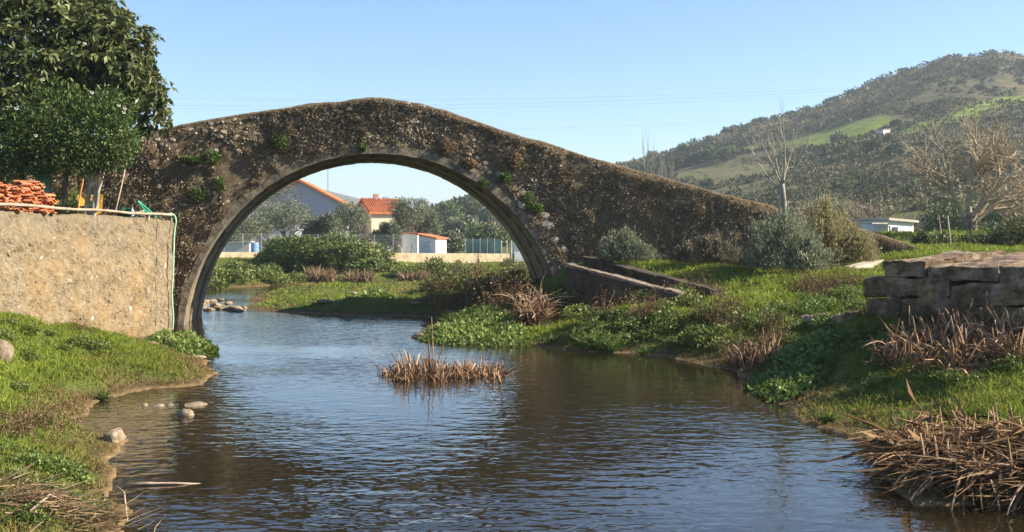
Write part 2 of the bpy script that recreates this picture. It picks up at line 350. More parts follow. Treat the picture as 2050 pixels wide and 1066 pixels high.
def blade_mesh(name, P, D, L, W, tint, seed=0, bend=.35):     # two-segment blades that bend over
    r = np.random.default_rng(seed); P = np.asarray(P, float); n = len(P); D = norm(np.asarray(D, float))
    L = np.broadcast_to(L, (n,))[:, None]; W = np.broadcast_to(W, (n,))[:, None]
    S = norm(np.cross(D, r.normal(size=(n, 3)))); off = norm(r.normal(size=(n, 3))*np.array([1, 1, .2]))
    M_ = P + D*L*.55 + off*L*bend*.15; T_ = P + D*L*.98 + off*L*bend*.6
    V = np.stack([P - S*W*.5, P + S*W*.5, M_ + S*W*.38, T_, M_ - S*W*.38], 1).reshape(-1, 3)
    return mesh_np(name, V, np.arange(len(V)).reshape(-1, 5), tint)

# ------------------------------------------------------------------ stone bridge
TH = R(9.0); P0 = np.array([-7.628, 25.558]); AC, ZC, AR, BW = 4.49, -.47, 4.53, 3.4
ss = np.arange(-9, 22, .02); th = TH + (R(1.5)-TH)*sst(8.3, 9.6, ss)
fxs = np.cumsum(np.cos(th))*.02; fys = np.cumsum(np.sin(th))*.02
i0 = int(np.argmin(abs(ss))); fxs += P0[0]-fxs[i0]; fys += P0[1]-fys[i0]
def front(s): return np.interp(s, ss, fxs), np.interp(s, ss, fys)
def away(s): a = np.interp(s, ss, th); return -np.sin(a), np.cos(a)
pxs = 1025 + FPX*fxs/fys
def s_of(px): return float(np.interp(px, pxs, ss))
def face_pt(px, py, out=0.0):                 # the point of the bridge's face seen at (px, py)
    s = s_of(px); x, y = front(s); ax, ay = away(s)
    return Vector((x - ax*out, y - ay*out, CH + (HY-py)/FPX*float(y))), s
TOP = np.array([(-400, 330), (0, 306), (150, 286), (290, 262), (400, 241), (500, 225), (600, 210), (700, 198), (745, 194), (785, 197), (850, 208), (900, 222), (950, 240), (1000, 258), (1100, 287), (1200, 318), (1300, 347), (1400, 374), (1500, 400),
                (1570, 419), (1640, 437), (1720, 456), (1800, 480), (1835, 492), (1870, 500)], float)
TOP_S = np.array([s_of(p) for p in TOP[:, 0]]); TOP_Z = CH + (HY-TOP[:, 1])/FPX*front(TOP_S)[1]
TOP_S[0] = -9.0; TOP_Z[0] = 3.2
S_END = s_of(1838)
def top(s): return np.interp(s, TOP_S, TOP_Z) + (fbm(np.asarray(s)*2.2, 1.3, 0, 41, 3)-.5)*.05
def bottom(s):
    q = (AR+.135)**2 - (s-AC)**2
    return np.where(q > 0, ZC + np.sqrt(np.maximum(q, 0)), -.6)
m, t, b, o = nodes('bridge_rubble'); b.inputs['Roughness'].default_value = .97; b.inputs['Specular IOR Level'].default_value = .1
c = ramp(t, noise(t, 5, 10, .75), [(.28, (.06, .046, .03)), (.46, (.15, .115, .075)), (.6, (.235, .185, .125)), (.75, (.36, .31, .23))])
c = mixc(t, ramp(t, noise(t, .7, 5, .6), [(.42, (0, 0, 0)), (.62, (1, 1, 1))]), c, mixc(t, .3, c, (.17, .1, .05)))
c = mixc(t, ramp(t, noise(t, 1.6, 5, .6), [(.58, (0, 0, 0)), (.7, (1, 1, 1))]), c, mixc(t, .55, c, (.12, .12, .105)))
t.links.new(c, b.inputs['Base Color']); bump(t, b, noise(t, 18, 8, .8), 1.0, .07)
M_RUB = m
M_STONE = mottled('bridge_stone', [(.13, .1, .065), (.28, .23, .16), (.42, .38, .3)], 7, .95, bstr=.8, bdist=.03, rnd=.4)
M_PALE = mottled('pale_lichened_stone', [(.2, .16, .11), (.36, .31, .24), (.52, .48, .4)], 8, .95, bstr=.8, bdist=.03, rnd=.3)
M_RING = mottled('arch_ring_stone', [(.08, .064, .042), (.17, .14, .095), (.3, .255, .18)], 6, .92, bstr=.8, bdist=.03, rnd=.16, second=(1.2, .52, .66, (.15, .135, .1)))
M_SOFF = mottled('arch_soffit_stone', [(.1, .075, .04), (.21, .155, .09), (.31, .25, .16)], 2.5, .92, bstr=.8, bdist=.03, rnd=.25, second=(.9, .5, .66, (.14, .15, .08)))
bridge = empty('stone_bridge', (*P0, 0), label='old humpbacked rubble stone bridge with one round arch over the river', cat='bridge')
def inv(o): o.matrix_parent_inverse = Matrix.Translation(-Vector((*P0, 0))); return o
cols = np.concatenate([np.arange(-9, S_END, .07), [AC-AR-.134, AC-AR-.136, AC+AR+.134, AC+AR+.136]]); cols = np.unique(np.clip(cols, -9, S_END)); nc = len(cols)
NR = 60; fx_, fy_ = front(cols); ax_, ay_ = away(cols); zt = top(cols); zb = bottom(cols)
prof = []                                     # (offset towards the back, height)
for k in range(NR):
    v = k/(NR-1); prof.append((np.zeros(nc), zb + (zt-.16-zb)*v))
for off, dz in ((.02, -.09), (.07, -.035), (.16, 0), (.27, -.005), (.36, -.03), (.42, -.1)): prof.append((np.full(nc, off), zt+dz))
for dz in (-.4, -.72): prof.append((np.full(nc, .43), zt+dz))
prof.append((np.full(nc, BW*.5), zt-.66))
for dz in (-.72, -.4): prof.append((np.full(nc, BW-.43), zt+dz))
for off, dz in ((.42, -.1), (.3, -.01), (.16, 0), (.05, -.05), (0, -.16)): prof.append((np.full(nc, BW-off), zt+dz))
for k in range(1, 14): prof.append((np.full(nc, BW), zt-.16 + (zb-zt+.16)*k/13))
OFF = np.stack([p[0] for p in prof]); WS = (1 - .3*sst(9.1, 10.4, cols))[None, :]; ZZ = np.stack([p[1] for p in prof])
sgrid = np.broadcast_to(cols, OFF.shape)
disp = (fbm(sgrid*2.2, ZZ*2.2, OFF*2, 51, 5)-.5)*.16 + (fbm(sgrid*9, ZZ*9, OFF*5, 53, 3)-.5)*.09
wf = np.where(OFF < .01, -1., np.where(OFF > BW-.01, 1., 0.)); OFF2 = OFF + wf*disp; ZZ2 = ZZ + np.where((OFF > .01) & (OFF < BW-.01), disp*.35, 0)
X = fx_ + ax_*OFF2*WS; Y = fy_ + ay_*OFF2*WS; npf = len(prof)
I = (np.arange(npf-1)[:, None]*nc + np.arange(nc-1)[None, :]).ravel()
bw_ = inv(obj('wall', mesh_np('wall', np.stack([X, Y, ZZ2], -1), np.stack([I, I+1, I+nc+1, I+nc], 1), smooth=False), M_RUB, bridge))
ends = MB()                                   # closes the right-hand end of the parapet
pr = [(X[k, -1], Y[k, -1], ZZ2[k, -1]) for k in range(npf)]; ends.add(pr, [tuple(range(npf))]); inv(ends.build('end_wall', M_RUB, bridge))
# arch: strips of wedge stones, each stone its own object sharing its strip's mesh
NW = 30; da = math.pi/NW
strips = [(-.015, .5, 0, .2), (.5, 1.15, .035, .3), (1.15, 1.9, -.01, .3), (1.9, 2.6, .04, .3), (2.6, BW+.04, 0, .3)]
cx_, cy_ = front(AC); axc, ayc = away(AC)
for si, (y0, y1, dr, thk) in enumerate(strips):
    for var in range(2):
        V = []; nseg = 4; g = .006
        for yy_ in (y0+g, y1-g):
            for rr in (AR+dr, AR+dr+thk):
                for k in range(nseg+1):
                    a = (k/nseg-.5)*(da-.001) ; jj = (random.random()-.5)*(.03 if rr > AR+dr else .008)
                    V.append((math.sin(a)*(rr+jj), yy_ + ((random.random()-.5)*.02 if yy_ < 0 else 0), math.cos(a)*(rr+jj)))
        q = nseg+1; F = []
        for k in range(nseg):
            F += [(k, k+1, q+k+1, q+k), (2*q+k, 3*q+k, 3*q+k+1, 2*q+k+1), (k, 2*q+k, 2*q+k+1, k+1), (q+k, q+k+1, 3*q+k+1, 3*q+k)]
        F += [(0, q, 3*q, 2*q), (nseg, 2*q+nseg, 3*q+nseg, q+nseg)]
        me = bpy.data.meshes.new('voussoir'); me.from_pydata(V, [], F); me.update()
        me.materials.append(M_RING if si == 0 else M_SOFF)
        for k in range(var, NW, 2):
            a = -math.pi/2 + (k+.5)*da
            o = obj('voussoir', me, None, bridge); o.parent = bridge
            o.matrix_parent_inverse = Matrix.Translation(-Vector((*P0, 0)))
            rj = random.uniform(-.004, .004)
            o.matrix_basis = Matrix.Translation((float(cx_)+rj, float(cy_), ZC+rj)) @ Matrix.Rotation(TH, 4, 'Z') @ Matrix.Rotation(a, 4, 'Y')
# facing stones
ROCKS = [rock_mesh('facing_stone', i, 1, .75, .5) for i in range(10)]
ROCKS_P = [rock_mesh('pale_facing_stone', 30+i, 1, .8, .55) for i in range(8)]
def on_face(s, z, out=0.0):
    x, y = front(s); ax, ay = away(s); d = (fbm(s*2.2, z*2.2, 0, 51, 5)-.5)*.16 + (fbm(s*9, z*9, 0, 53, 3)-.5)*.09
    return np.stack([x - ax*(out+d), y - ay*(out+d), np.broadcast_to(z, np.shape(x))], -1)
rg = np.random.default_rng(21); spots = []
def add_stone(s, z, size, pale):
    if z > top(s)-.1 or z < bottom(s)+.12 or z < .1: return False
    for (a, b_, c_, _) in spots:
        if abs(a-s) < (c_+size)*.5 and abs(b_-z) < (c_+size)*.36: return False
    spots.append((s, z, size, pale)); return True
for px, py, sz in [(410, 262, .2), (470, 262, .13), (450, 265, .14), (412, 290, .14), (345, 280, .13), (335, 285, .13), (748, 210, .14), (783, 207, .2), (818, 212, .16), (690, 255, .12), (725, 232, .1), (700, 218, .13), (845, 215, .15),
                   (972, 327, .16), (1015, 363, .15), (1050, 388, .2), (1045, 412, .27), (1063, 421, .2), (1090, 431, .28), (1098, 452, .28), (1085, 460, .2), (980, 345, .13), (965, 300, .1), (955, 316, .1), (930, 272, .1), (1040, 398, .14), (1030, 352, .12),
                   (1000, 350, .14), (1110, 480, .2), (1130, 500, .2), (1075, 445, .16), (1060, 435, .15), (1120, 398, .16), (1128, 396, .1), (1150, 476, .18), (1165, 474, .2), (990, 370, .12)]:
    p, s = face_pt(px, py); add_stone(s, p.z, sz*1.05, 1)
while len(spots) < 300:
    z = None; k = rg.random()
    if k < .5: s = rg.uniform(-3.4, 8.6); z = float(top(s)) - rg.uniform(.12, .8)
    elif k < .68: s = rg.uniform(6.2, 9.4); z = 3.9 - (s-6.2)*.85 + rg.normal()*.4
    else: s = rg.uniform(-3.4, 16); z = rg.uniform(.3, 5)
    add_stone(s, z, rg.uniform(.07, .16), int(rg.random() < .16))
for i, (s, z, size, pale) in enumerate(spots):
    p = on_face(np.array(s), np.array(z), -size*.14); ax, ay = away(s)
    me = (ROCKS_P if pale else ROCKS)[i % (8 if pale else 10)]
    o = obj('stone', me, M_PALE if pale else M_STONE, bridge, p, (math.pi/2*.0, rg.normal()*.3, float(np.interp(s, ss, th))), (size*rg.uniform(.9, 1.35), size*.75, size*rg.uniform(.8, 1.25)))
    inv(o)
n = 9500; s = rg.uniform(-4.5, S_END, n); zlo = np.maximum(bottom(s)+.1, .2); z = zlo + (top(s)-.12-zlo)*rg.random(n)**.75
P = on_face(s, z, .0); ax, ay = away(s); nn = np.stack([-ax, -ay, 0*s], -1)
dens = fbm(s*.8, z*.8, 0, 61, 3) + np.where(s > 9, -.06, .04); k = dens > .41
M_RUBB = foliage('small_rubble', [(.08, .06, .04), (.17, .13, .085), (.3, .245, .17), (.52, .47, .38)], 0, .95, spec=.1)
o = inv(obj('rubble', rubble('rubble', P[k], nn[k], rg.uniform(.025, .09, n)[k], rg.random(n)[k]**1.15), M_RUBB, bridge)); o['kind'] = 'stuff'
# dead moss and ferns hanging on the face
n = 56000; s = rg.uniform(-4.5, S_END, n); zlo = np.maximum(bottom(s)-.03, .2); z = zlo + (top(s)-.06-zlo)*rg.random(n)**.8
pn = fbm(s*.9, z*.9, 0, 71, 4); k = pn + rg.normal(size=n)*.06 > .45; s, z, pn = s[k], z[k], pn[k]; n = len(s)
P = on_face(s, z, .01); ax, ay = away(s)
D = np.stack([-ax*.8 + rg.normal(size=n)*.5, -ay*.8, rg.normal(size=n)*.5 - .25], -1)
M_MOSS = foliage('dead_moss', [(.065, .052, .034), (.15, .118, .075), (.235, .188, .12), (.31, .26, .175), (.18, .165, .08)], .15, .9, spec=.1)
o = inv(obj('dead_moss', blade_mesh('dead_moss', P, D, rg.uniform(.03, .085, n), rg.uniform(.012, .028, n), np.clip(pn*.6 + rg.normal(size=n)*.22 + .12, 0, 1), 3), M_MOSS, bridge)); o['kind'] = 'stuff'
n = 16000; s = rg.uniform(-4.5, S_END, n); x, y = front(s); ax, ay = away(s); of = rg.uniform(.0, .4, n)
P = np.stack([x+ax*of, y+ay*of, top(s)-.05-.1*np.abs(of-.2)], -1); D = np.stack([rg.normal(size=n)*.6, rg.normal(size=n)*.6-.2, np.full(n, .7)], -1)
o = inv(obj('dry_turf', blade_mesh('dry_turf', P, D, rg.uniform(.02, .06, n), rg.uniform(.012, .022, n), np.clip(.45+rg.normal(size=n)*.2, 0, 1), 4), foliage('parapet_turf', [(.12, .085, .045), (.24, .17, .09), (.34, .27, .16), (.2, .2, .07)], .15, .9, spec=.1), bridge)); o['kind'] = 'stuff'

# ------------------------------------------------------------------ garden wall beside the river
WD = Vector((WALL_B[0]-WALL_A[0], WALL_B[1]-WALL_A[1], 0)).normalized(); WN = Vector((WD.y, -WD.x, 0))   # along, and out over the river
WTOP = 2.44
m, t, b, o = nodes('garden_wall_plaster'); b.inputs['Roughness'].default_value = .95; b.inputs['Specular IOR Level'].default_value = .15
c = ramp(t, noise(t, 7, 10, .78), [(.3, (.11, .082, .05)), (.45, (.21, .165, .105)), (.6, (.3, .245, .16)), (.74, (.42, .36, .26))])
c = mixc(t, ramp(t, noise(t, 1.1, 5, .6), [(.45, (0, 0, 0)), (.68, (1, 1, 1))]), c, mixc(t, .4, c, (.34, .2, .065)))
c = mixc(t, ramp(t, noise(t, 1.6, 5, .65, stretch=(1, 1, .3)), [(.52, (0, 0, 0)), (.72, (1, 1, 1))]), c, mixc(t, .55, c, (.26, .23, .18)))
sp = t.nodes.new('ShaderNodeSeparateXYZ'); t.links.new(t.nodes.new('ShaderNodeTexCoord').outputs['Object'], sp.inputs[0])
hz_ = N(t, 'ShaderNodeMath', operation='MULTIPLY_ADD'); t.links.new(noise(t, 1.8, 6, .7, stretch=(1, 1, .25)), hz_.inputs[0]); hz_.inputs[1].default_value = 2.0; t.links.new(sp.outputs['Z'], hz_.inputs[2])
c = mixc(t, ramp(t, hz_.outputs[0], [(.0, (0, 0, 0)), (1, (1, 1, 1))]), c, c); mr_ = N(t, 'ShaderNodeMapRange'); mr_.inputs[1].default_value = 2.5; mr_.inputs[2].default_value = 3.5; t.links.new(hz_.outputs[0], mr_.inputs[0])
c = mixc(t, mr_.outputs[0], c, mixc(t, .5, c, (.2, .175, .13)))
t.links.new(c, b.inputs['Base Color']); bump(t, b, noise(t, 30, 8, .7), .9, .04)
M_GW = m
M_GWS = mottled('garden_wall_stone', [(.14, .105, .065), (.24, .19, .12), (.36, .3, .215)], 6, .95, bstr=.6, bdist=.02, rnd=.35)
M_GWW = mottled('white_wall_stone', [(.36, .3, .2), (.5, .45, .35)], 9, .95, bstr=.4, bdist=.02, rnd=.15)
gw = empty('garden_wall', (*WALL_B, 0), label='tall ochre plastered rubble retaining wall along the left riverside', cat='wall', kind='thing')
def ginv(o): o.matrix_parent_inverse = Matrix.Translation(-Vector((*WALL_B, 0))); return o
def wall_pt(u, z, out=0.0): p = Vector((*WALL_B, 0)) - WD*u + WN*out; return Vector((p.x, p.y, z))   # u metres back from the bridge end
def wall_disp(u, z): return (fbm(np.asarray(u)*3, np.asarray(z)*3, 0, 81, 5)-.5)*.15 + (fbm(np.asarray(u)*14, np.asarray(z)*14, 0, 83, 2)-.5)*.035
def wall_block(name, u0, u1, ztop, nu, mat):
    us = np.linspace(u0, u1, nu); zs = np.linspace(-.5, ztop, 64); U, Z = np.meshgrid(us, zs)
    dd = wall_disp(U, Z); tp = (fbm(us*2, 3.3, 0, 85, 4)-.5)*.12
    Z2 = Z + sst(1.6, 2.44, Z)*tp[None, :]
    rows = [np.stack([WALL_B[0]-WD.x*U[k]+WN.x*dd[k], WALL_B[1]-WD.y*U[k]+WN.y*dd[k], Z2[k]], -1) for k in range(64)]
    for off, z in ((-.03, .012), (-.3, .0), (-.33, -.5), (-.33, -1.0)): rows.append(np.stack([WALL_B[0]-WD.x*us+WN.x*off, WALL_B[1]-WD.y*us+WN.y*off, ztop+tp+z], -1))
    n_ = len(us); I = (np.arange(len(rows)-1)[:, None]*n_ + np.arange(n_-1)[None, :]).ravel()
    F = [tuple(q) for q in np.stack([I, I+n_, I+n_+1, I+1], 1)]; V = np.concatenate(rows)
    nr_ = len(rows); F += [tuple(k*n_ for k in range(nr_)), tuple(k*n_+n_-1 for k in range(nr_))[::-1]]
    me = bpy.data.meshes.new(name); me.from_pydata([tuple(v) for v in V], [], F); me.update()
    return ginv(obj(name, me, mat, gw))
wall_block('wall_face', .62, 15, WTOP, 260, M_GW)
wall_block('end_pier', -.28, .60, WTOP-.03, 26, M_GW)
GR = [rock_mesh('wall_stone', 60+i, 1, .8, .5) for i in range(8)]; GRW = [rock_mesh('white_wall_stone', 70+i, 1, .8, .5) for i in range(5)]
gs = []
while len(gs) < 290:
    u = rg.uniform(-.2, 7.2); z = rg.uniform(.15, 2.36); sz = rg.uniform(.05, .13)*(1.15 if z < 1.5 else .8)
    if abs(u-.61) < .1 or any(abs(a-u) < (c_+sz)*.55 and abs(b_-z) < (c_+sz)*.42 for a, b_, c_ in gs): continue
    gs.append((u, z, sz)); wht = rg.random() < .05
    p = wall_pt(u, z, float(wall_disp(u, z)) - sz*.1)
    o = obj('stone', (GRW[len(gs) % 5] if wht else GR[len(gs) % 8]), M_GWW if wht else M_GWS, gw, p, (0, rg.normal()*.4, math.atan2(WD.y, WD.x)), (sz*1.5, sz*.5, sz)); ginv(o)
nr2 = 2400; u = rg.uniform(-.25, 8, nr2); z = rg.uniform(.1, 2.4, nr2)
P = np.stack([WALL_B[0]-WD.x*u, WALL_B[1]-WD.y*u, z], -1) + np.array(WN)[None]*(wall_disp(u, z)-.004)[:, None]
o = ginv(obj('pebble_facing', rubble('pebble_facing', P, np.tile(np.array(WN), (nr2, 1)), rg.uniform(.02, .06, nr2), rg.random(nr2), .4), foliage('wall_pebbles', [(.11, .08, .045), (.19, .15, .095), (.28, .23, .15), (.4, .34, .25)], 0, .95, spec=.1), gw)); o['kind'] = 'stuff'

# ------------------------------------------------------------------ plant builders
M_BARK = mottled('tree_bark', [(.06, .045, .03), (.14, .11, .08), (.24, .2, .15)], 9, .95, bstr=.6, bdist=.02, stretch=(1, 1, .3))
M_PALEBARK = mottled('pale_bark', [(.2, .17, .13), (.36, .32, .26), (.48, .44, .37)], 9, .9, bstr=.5, bdist=.01, stretch=(1, 1, .3))
M_TWIG = mottled('dry_twig', [(.12, .08, .05), (.24, .17, .11), (.36, .27, .18)], 7, .9, bstr=.2)
M_WOOD = mottled('weathered_wood', [(.22, .15, .1), (.4, .3, .22), (.52, .42, .32)], 5, .85, bstr=.4, bdist=.01, rnd=.25, stretch=(1, 1, .25))
def shell(n, r, rx, ry, rz, seed, lump=.45, inner=.45, freq=2.2):      # points through a lumpy crown and the outward direction
    D = norm(r.normal(size=(n, 3))); lf = .72 + lump*(fbm(D[:, 0]*freq+seed, D[:, 1]*freq+seed*.3, D[:, 2]*freq, seed, 3)-.35)*1.6
    rad_ = (inner + (1-inner)*r.random(n)**.55)*lf
    return D*rad_[:, None]*np.array([rx, ry, rz]), D
def bush_mesh(name, rx, ry, rz, n, leaf, seed, ratio=.45, lump=.45, inner=.5, upbias=.3, base=True, fold=.25, freq=2.2, tint=.5, tvar=.22):
    r = np.random.default_rng(seed); P, D = shell(n, r, rx, ry, rz, seed, lump, inner, freq)
    if base: P[:, 2] = np.where(P[:, 2] < -.25*rz, -P[:, 2]*.6, P[:, 2]); P[:, 2] += rz*.35
    clump = fbm(P[:, 0]/rx*3+seed, P[:, 1]/ry*3, P[:, 2]/rz*3, seed+5, 2)
    return leaf_mesh(name, P, D*.8 + r.normal(size=(n, 3))*.6 + np.array([0, 0, upbias]), leaf*r.uniform(.6, 1.25, n), ratio, np.clip(tint + (clump-.5)*1.1 + r.normal(size=n)*tvar, 0, 1), seed, fold)
def grow(V, F, p, d, L, r0, depth, r, spread=.6, kids=(3, 4), wob=.18, up=.15, shrink=.62, seg=4, taper=.55, sides=5, tips=None, kid_from=.35):
    pts = [p.copy()]; dd = d.copy()
    for k in range(seg):
        dd = (dd + Vector(r.normal(size=3))*wob*.5 + Vector((0, 0, up*.3))).normalized(); pts.append(pts[-1] + dd*(L/seg))
    n = sides if depth > 1 else 3
    rs = [r0*(1-(1-taper)*k/seg) for k in range(seg+1)]
    if depth == 0: rs[-1] = r0*.2
    mb = MB(); mb.tube(pts, rs, n, cap=False); b0 = len(V); V.extend(mb.v); F.extend([tuple(i+b0 for i in f) for f in mb.f])
    if depth == 0:
        if tips is not None: tips.append((pts[-1], dd))
        return
    nk = int(r.integers(kids[0], kids[1]+1))
    for k in range(nk):
        tt = kid_from + (1-kid_from)*(k+.6)/nk; i = min(seg-1, int(tt*seg)); q = pts[i].lerp(pts[i+1], tt*seg-i)
        a = Vector(r.normal(size=3)); a = (a - a.dot(dd)*dd).normalized()
        nd = (dd*(1-spread*.55) + a*spread + Vector((0, 0, up))).normalized()
        grow(V, F, q, nd, L*shrink*r.uniform(.75, 1.15), rs[i]*.62, depth-1, r, spread, kids, wob, up, shrink, seg, taper, sides, tips, .25)
    grow(V, F, pts[-1], dd, L*shrink, rs[-1]*.85, depth-1, r, spread, kids, wob, up, shrink, seg, taper, sides, tips, .25)
def vf_mesh(name, V, F): me = bpy.data.meshes.new(name); me.from_pydata([tuple(v) for v in V], [], F); me.update(); me.polygons.foreach_set('use_smooth', [True]*len(F)); return me
def trunk_of(P, r0, r1, n=7, wob=.04, seed=0):
    r = random.Random(seed); a, b_ = Vector(P[0]), Vector(P[1]); k = 6
    pts = [a.lerp(b_, i/k) + Vector((r.uniform(-wob, wob), r.uniform(-wob, wob), 0))*(0 if i in (0,) else 1) for i in range(k+1)]
    return MB().tube(pts, [r0 + (r1-r0)*i/k for i in range(k+1)], n)

# ------------------------------------------------------------------ the two trees in the garden
M_LOQ = foliage('broad_evergreen_leaf', [(.015, .022, .007), (.036, .048, .014), (.066, .078, .024), (.12, .125, .055)], .2, .5, spec=.35, gain=1.9)
M_CAM = foliage('small_evergreen_leaf', [(.014, .03, .008), (.035, .062, .014), (.065, .1, .022), (.11, .14, .045)], .25, .5, spec=.35, gain=1.5)
tb = at(60, 21.2); tb.z = 2.26
tree = empty('broadleaf_tree', tb, label='large dark broad-leaved evergreen tree rising above the garden wall', cat='tree')
r = np.random.default_rng(101)
trunk_of([(0, 0, -.1), (-.1, .2, 2.2)], .17, .12, seed=3).build('trunk', M_BARK, tree, smooth=True)
def local(px, py, d): return Vector(wd(px, py, d)) - tb
lobes = [(60, 90, 21.3, 1.7), (200, 110, 21.4, 1.15), (255, 175, 21.6, .9), (20, 230, 20.8, 1.25), (140, 20, 21.8, 1.3), (-90, 60, 21.4, 1.9), (175, 210, 22.3, 1.2), (300, 190, 21.7, .42), (270, 95, 21.6, .5), (60, -60, 21.5, 1.4), (-60, 250, 21, 1.3), (205, 45, 21.6, .62), (285, 230, 21.9, .55), (240, 140, 21.3, .65), (150, 150, 22, 1.1)]
PP = []; DD = []; BV = []; BF = []
for i, (px, py, d, rr) in enumerate(lobes):
    c0 = local(px, py, d); n = int(235*rr**2)+24
    P, D = shell(n, r, rr, rr, rr*.85, i+3, .75, .4, 3.2); PP.append(P + np.array(c0)); DD.append(D)
    mb = MB(); q = Vector((-.1, .2, 1.7+.3*random.random())); mb.tube([q, q.lerp(c0, .5)+Vector((0, 0, -.15)), c0], [.08, .055, .02], 5, cap=False); b0 = len(BV); BV += mb.v; BF += [tuple(k+b0 for k in f) for f in mb.f]
PP = np.concatenate(PP); DD = norm(np.concatenate(DD) + np.array([0, 0, .35])); nros = len(PP); NL = 9
rp = np.repeat(PP, NL, 0); rd_ = np.repeat(DD, NL, 0); k = len(rp)
side = norm(np.cross(rd_, r.normal(size=(k, 3)))); LD = rd_*r.uniform(.0, .75, k)[:, None] + side - np.array([0, 0, .18])
tint = np.clip(np.repeat(r.random(nros)*.5, NL) + r.random(k)*.5, 0, 1)
V = leaf_arrays(rp, LD, r.uniform(.1, .2, k), .36, r, .3, .18)
obj('crown', mesh_np('crown', V, np.arange(len(V)).reshape(-1, 4), tint), M_LOQ, tree)['kind'] = 'stuff'
obj('limbs', vf_mesh('limbs', BV, BF), M_BARK, tree)
cb = at(165, 20.6); cb.z = 2.26
tree = empty('flowering_tree', cb, label='shorter small-leaved evergreen tree with several leaning stems and a few pale flowers', cat='tree')
def localc(px, py, d): return Vector(wd(px, py, d)) - cb
for px0, px1, py1, r0 in [(168, 190, 330, .05), (178, 203, 325, .045), (120, 140, 345, .055), (185, 212, 335, .035), (172, 180, 330, .03), (92, 96, 330, .06)]:
    a = localc(px0, 430, 20.7); a.z = -.1; trunk_of([a, localc(px1, py1-30, 20.6)], r0, r0*.7, wob=.03, seed=px0).build('stem', M_PALEBARK if px0 > 160 else M_BARK, tree, smooth=True)
PP = []; DD = []
for i, (px, py, d, rr) in enumerate([(110, 235, 20.2, 1.0), (190, 255, 20.3, .85), (60, 270, 20, .8), (235, 285, 20.4, .55), (150, 295, 20.2, .75), (95, 320, 20.2, .5), (215, 225, 20.4, .65), (230, 320, 20.5, .35), (180, 315, 20.4, .5), (30, 330, 20.2, .5)]):
    n = int(2600*rr**2)+200; P, D = shell(n, r, rr, rr*.9, rr*.85, i+23, .45, .45, 3); PP.append(P + np.array(localc(px, py, d))); DD.append(D)
PP = np.concatenate(PP); DD = np.concatenate(DD); k = len(PP)
obj('crown', leaf_mesh('crown', PP, DD*.6 + r.normal(size=(k, 3))*.7 + np.array([0, 0, .35]), r.uniform(.05, .1, k), .42, np.clip(r.random(k)*.75 + .2*fbm(PP[:, 0]*3, PP[:, 1]*3, PP[:, 2]*3, 4, 2), 0, 1), 9), M_CAM, tree)['kind'] = 'stuff'
M_FLOW = plain('flower_petals', (.75, .66, .6), .6); M_RUST = plain('faded_petals', (.3, .1, .05), .7)
P, D = shell(7, r, .05, .05, .04, 2); FLW = leaf_mesh('flower', P*.2, D + np.array([0, -.5, .2]), .036, .9, np.ones(7), 3)
for px, py in [(170, 88), (86, 160), (33, 218), (72, 272), (238, 212), (248, 226), (184, 186), (250, 218)]:
    o = obj('flower', FLW.copy() if False else FLW, M_FLOW, tree, localc(px, py, 19.4 if px < 230 else 19.8))

# ------------------------------------------------------------------ things kept on the garden wall
M_CLAY = mottled('clay_tile', [(.36, .12, .05), (.52, .19, .085), (.62, .28, .15)], 5, .85, bstr=.3, bdist=.01, rnd=.22)
def tile_mesh(seed):
    V = []; F = []; n = 11; L, W, h, tk = .42, .25, .028, .013
    for end in (-L/2, L/2):
        for lay in (0, tk):
            for k in range(n):
                x = (k/(n-1)-.5)*W; V.append((x, end, h*math.sin(k/(n-1)*math.pi*2*.95) + lay))
    for k in range(n-1):
        F += [(k, 2*n+k, 2*n+k+1, k+1), (n+k, n+k+1, 3*n+k+1, 3*n+k), (k, k+1, n+k+1, n+k), (2*n+k, 3*n+k, 3*n+k+1, 2*n+k+1)]
    F += [(0, n, 3*n, 2*n), (n-1, 3*n-1, 4*n-1, 2*n-1)]
    me = bpy.data.meshes.new('roof_tile'); me.from_pydata(V, [], F); me.update(); me.materials.append(M_CLAY); return me
TILE = tile_mesh(0); rt = random.Random(5)
WANG = math.atan2(WD.y, WD.x)
def wall_u(px):                               # how far along the wall a photo column falls
    k = (px-1025)/FPX; return ((WALL_B[0]-k*WALL_B[1]))/(WD.x-k*WD.y)
cols_ = [(0, 0), (10, 11), (38, 10), (62, 12), (84, 13), (102, 8)]
for ci, (px, nl) in enumerate(cols_):
    for lay in range(nl):
        u = wall_u(px) ; p = wall_pt(u, WTOP+.035 + lay*.041, -.2)
        o = obj('roof_tile', TILE, None, None, p + WD*rt.uniform(-.08, .08) + WN*rt.uniform(-.05, .06), (rt.uniform(-.05, .05), rt.uniform(-.05, .05), WANG + rt.choice([0, 0, math.pi/2]) + rt.uniform(-.15, .15)))
        tag(o, 'orange clay roof tile, ' + nth(lay) + ' layer up in the ' + ['', 'leftmost', 'second', 'third', 'fourth', 'rightmost'][ci] + ' stack on the wall', 'roof tile', 'stacked clay roof tiles on the garden wall')
pr_ = MB(); A = wall_pt(-.15, 2.53, .06); Bq = wall_pt(8.5, 2.57, .06)
pole = empty('handrail_pole', wall_pt(0, WTOP, 0), label='long weathered horizontal pole fixed above the garden wall as a rail', cat='rail', kind='thing'); pl = wall_pt(0, WTOP, 0)
MB().tube([(A.lerp(Bq, k/12) - pl) + Vector((0, 0, .012*math.sin(k*1.7))) for k in range(13)], [.023+.004*(k % 2) for k in range(13)], 8).build('rail', M_WOOD, pole, smooth=True)
for u in (-.12, 1.05, 6.95): p = wall_pt(u, 0, .03) - pl; MB().tube([(p.x, p.y, -.05), (p.x, p.y, .12)], .02, 6).build('post', M_WOOD, pole)
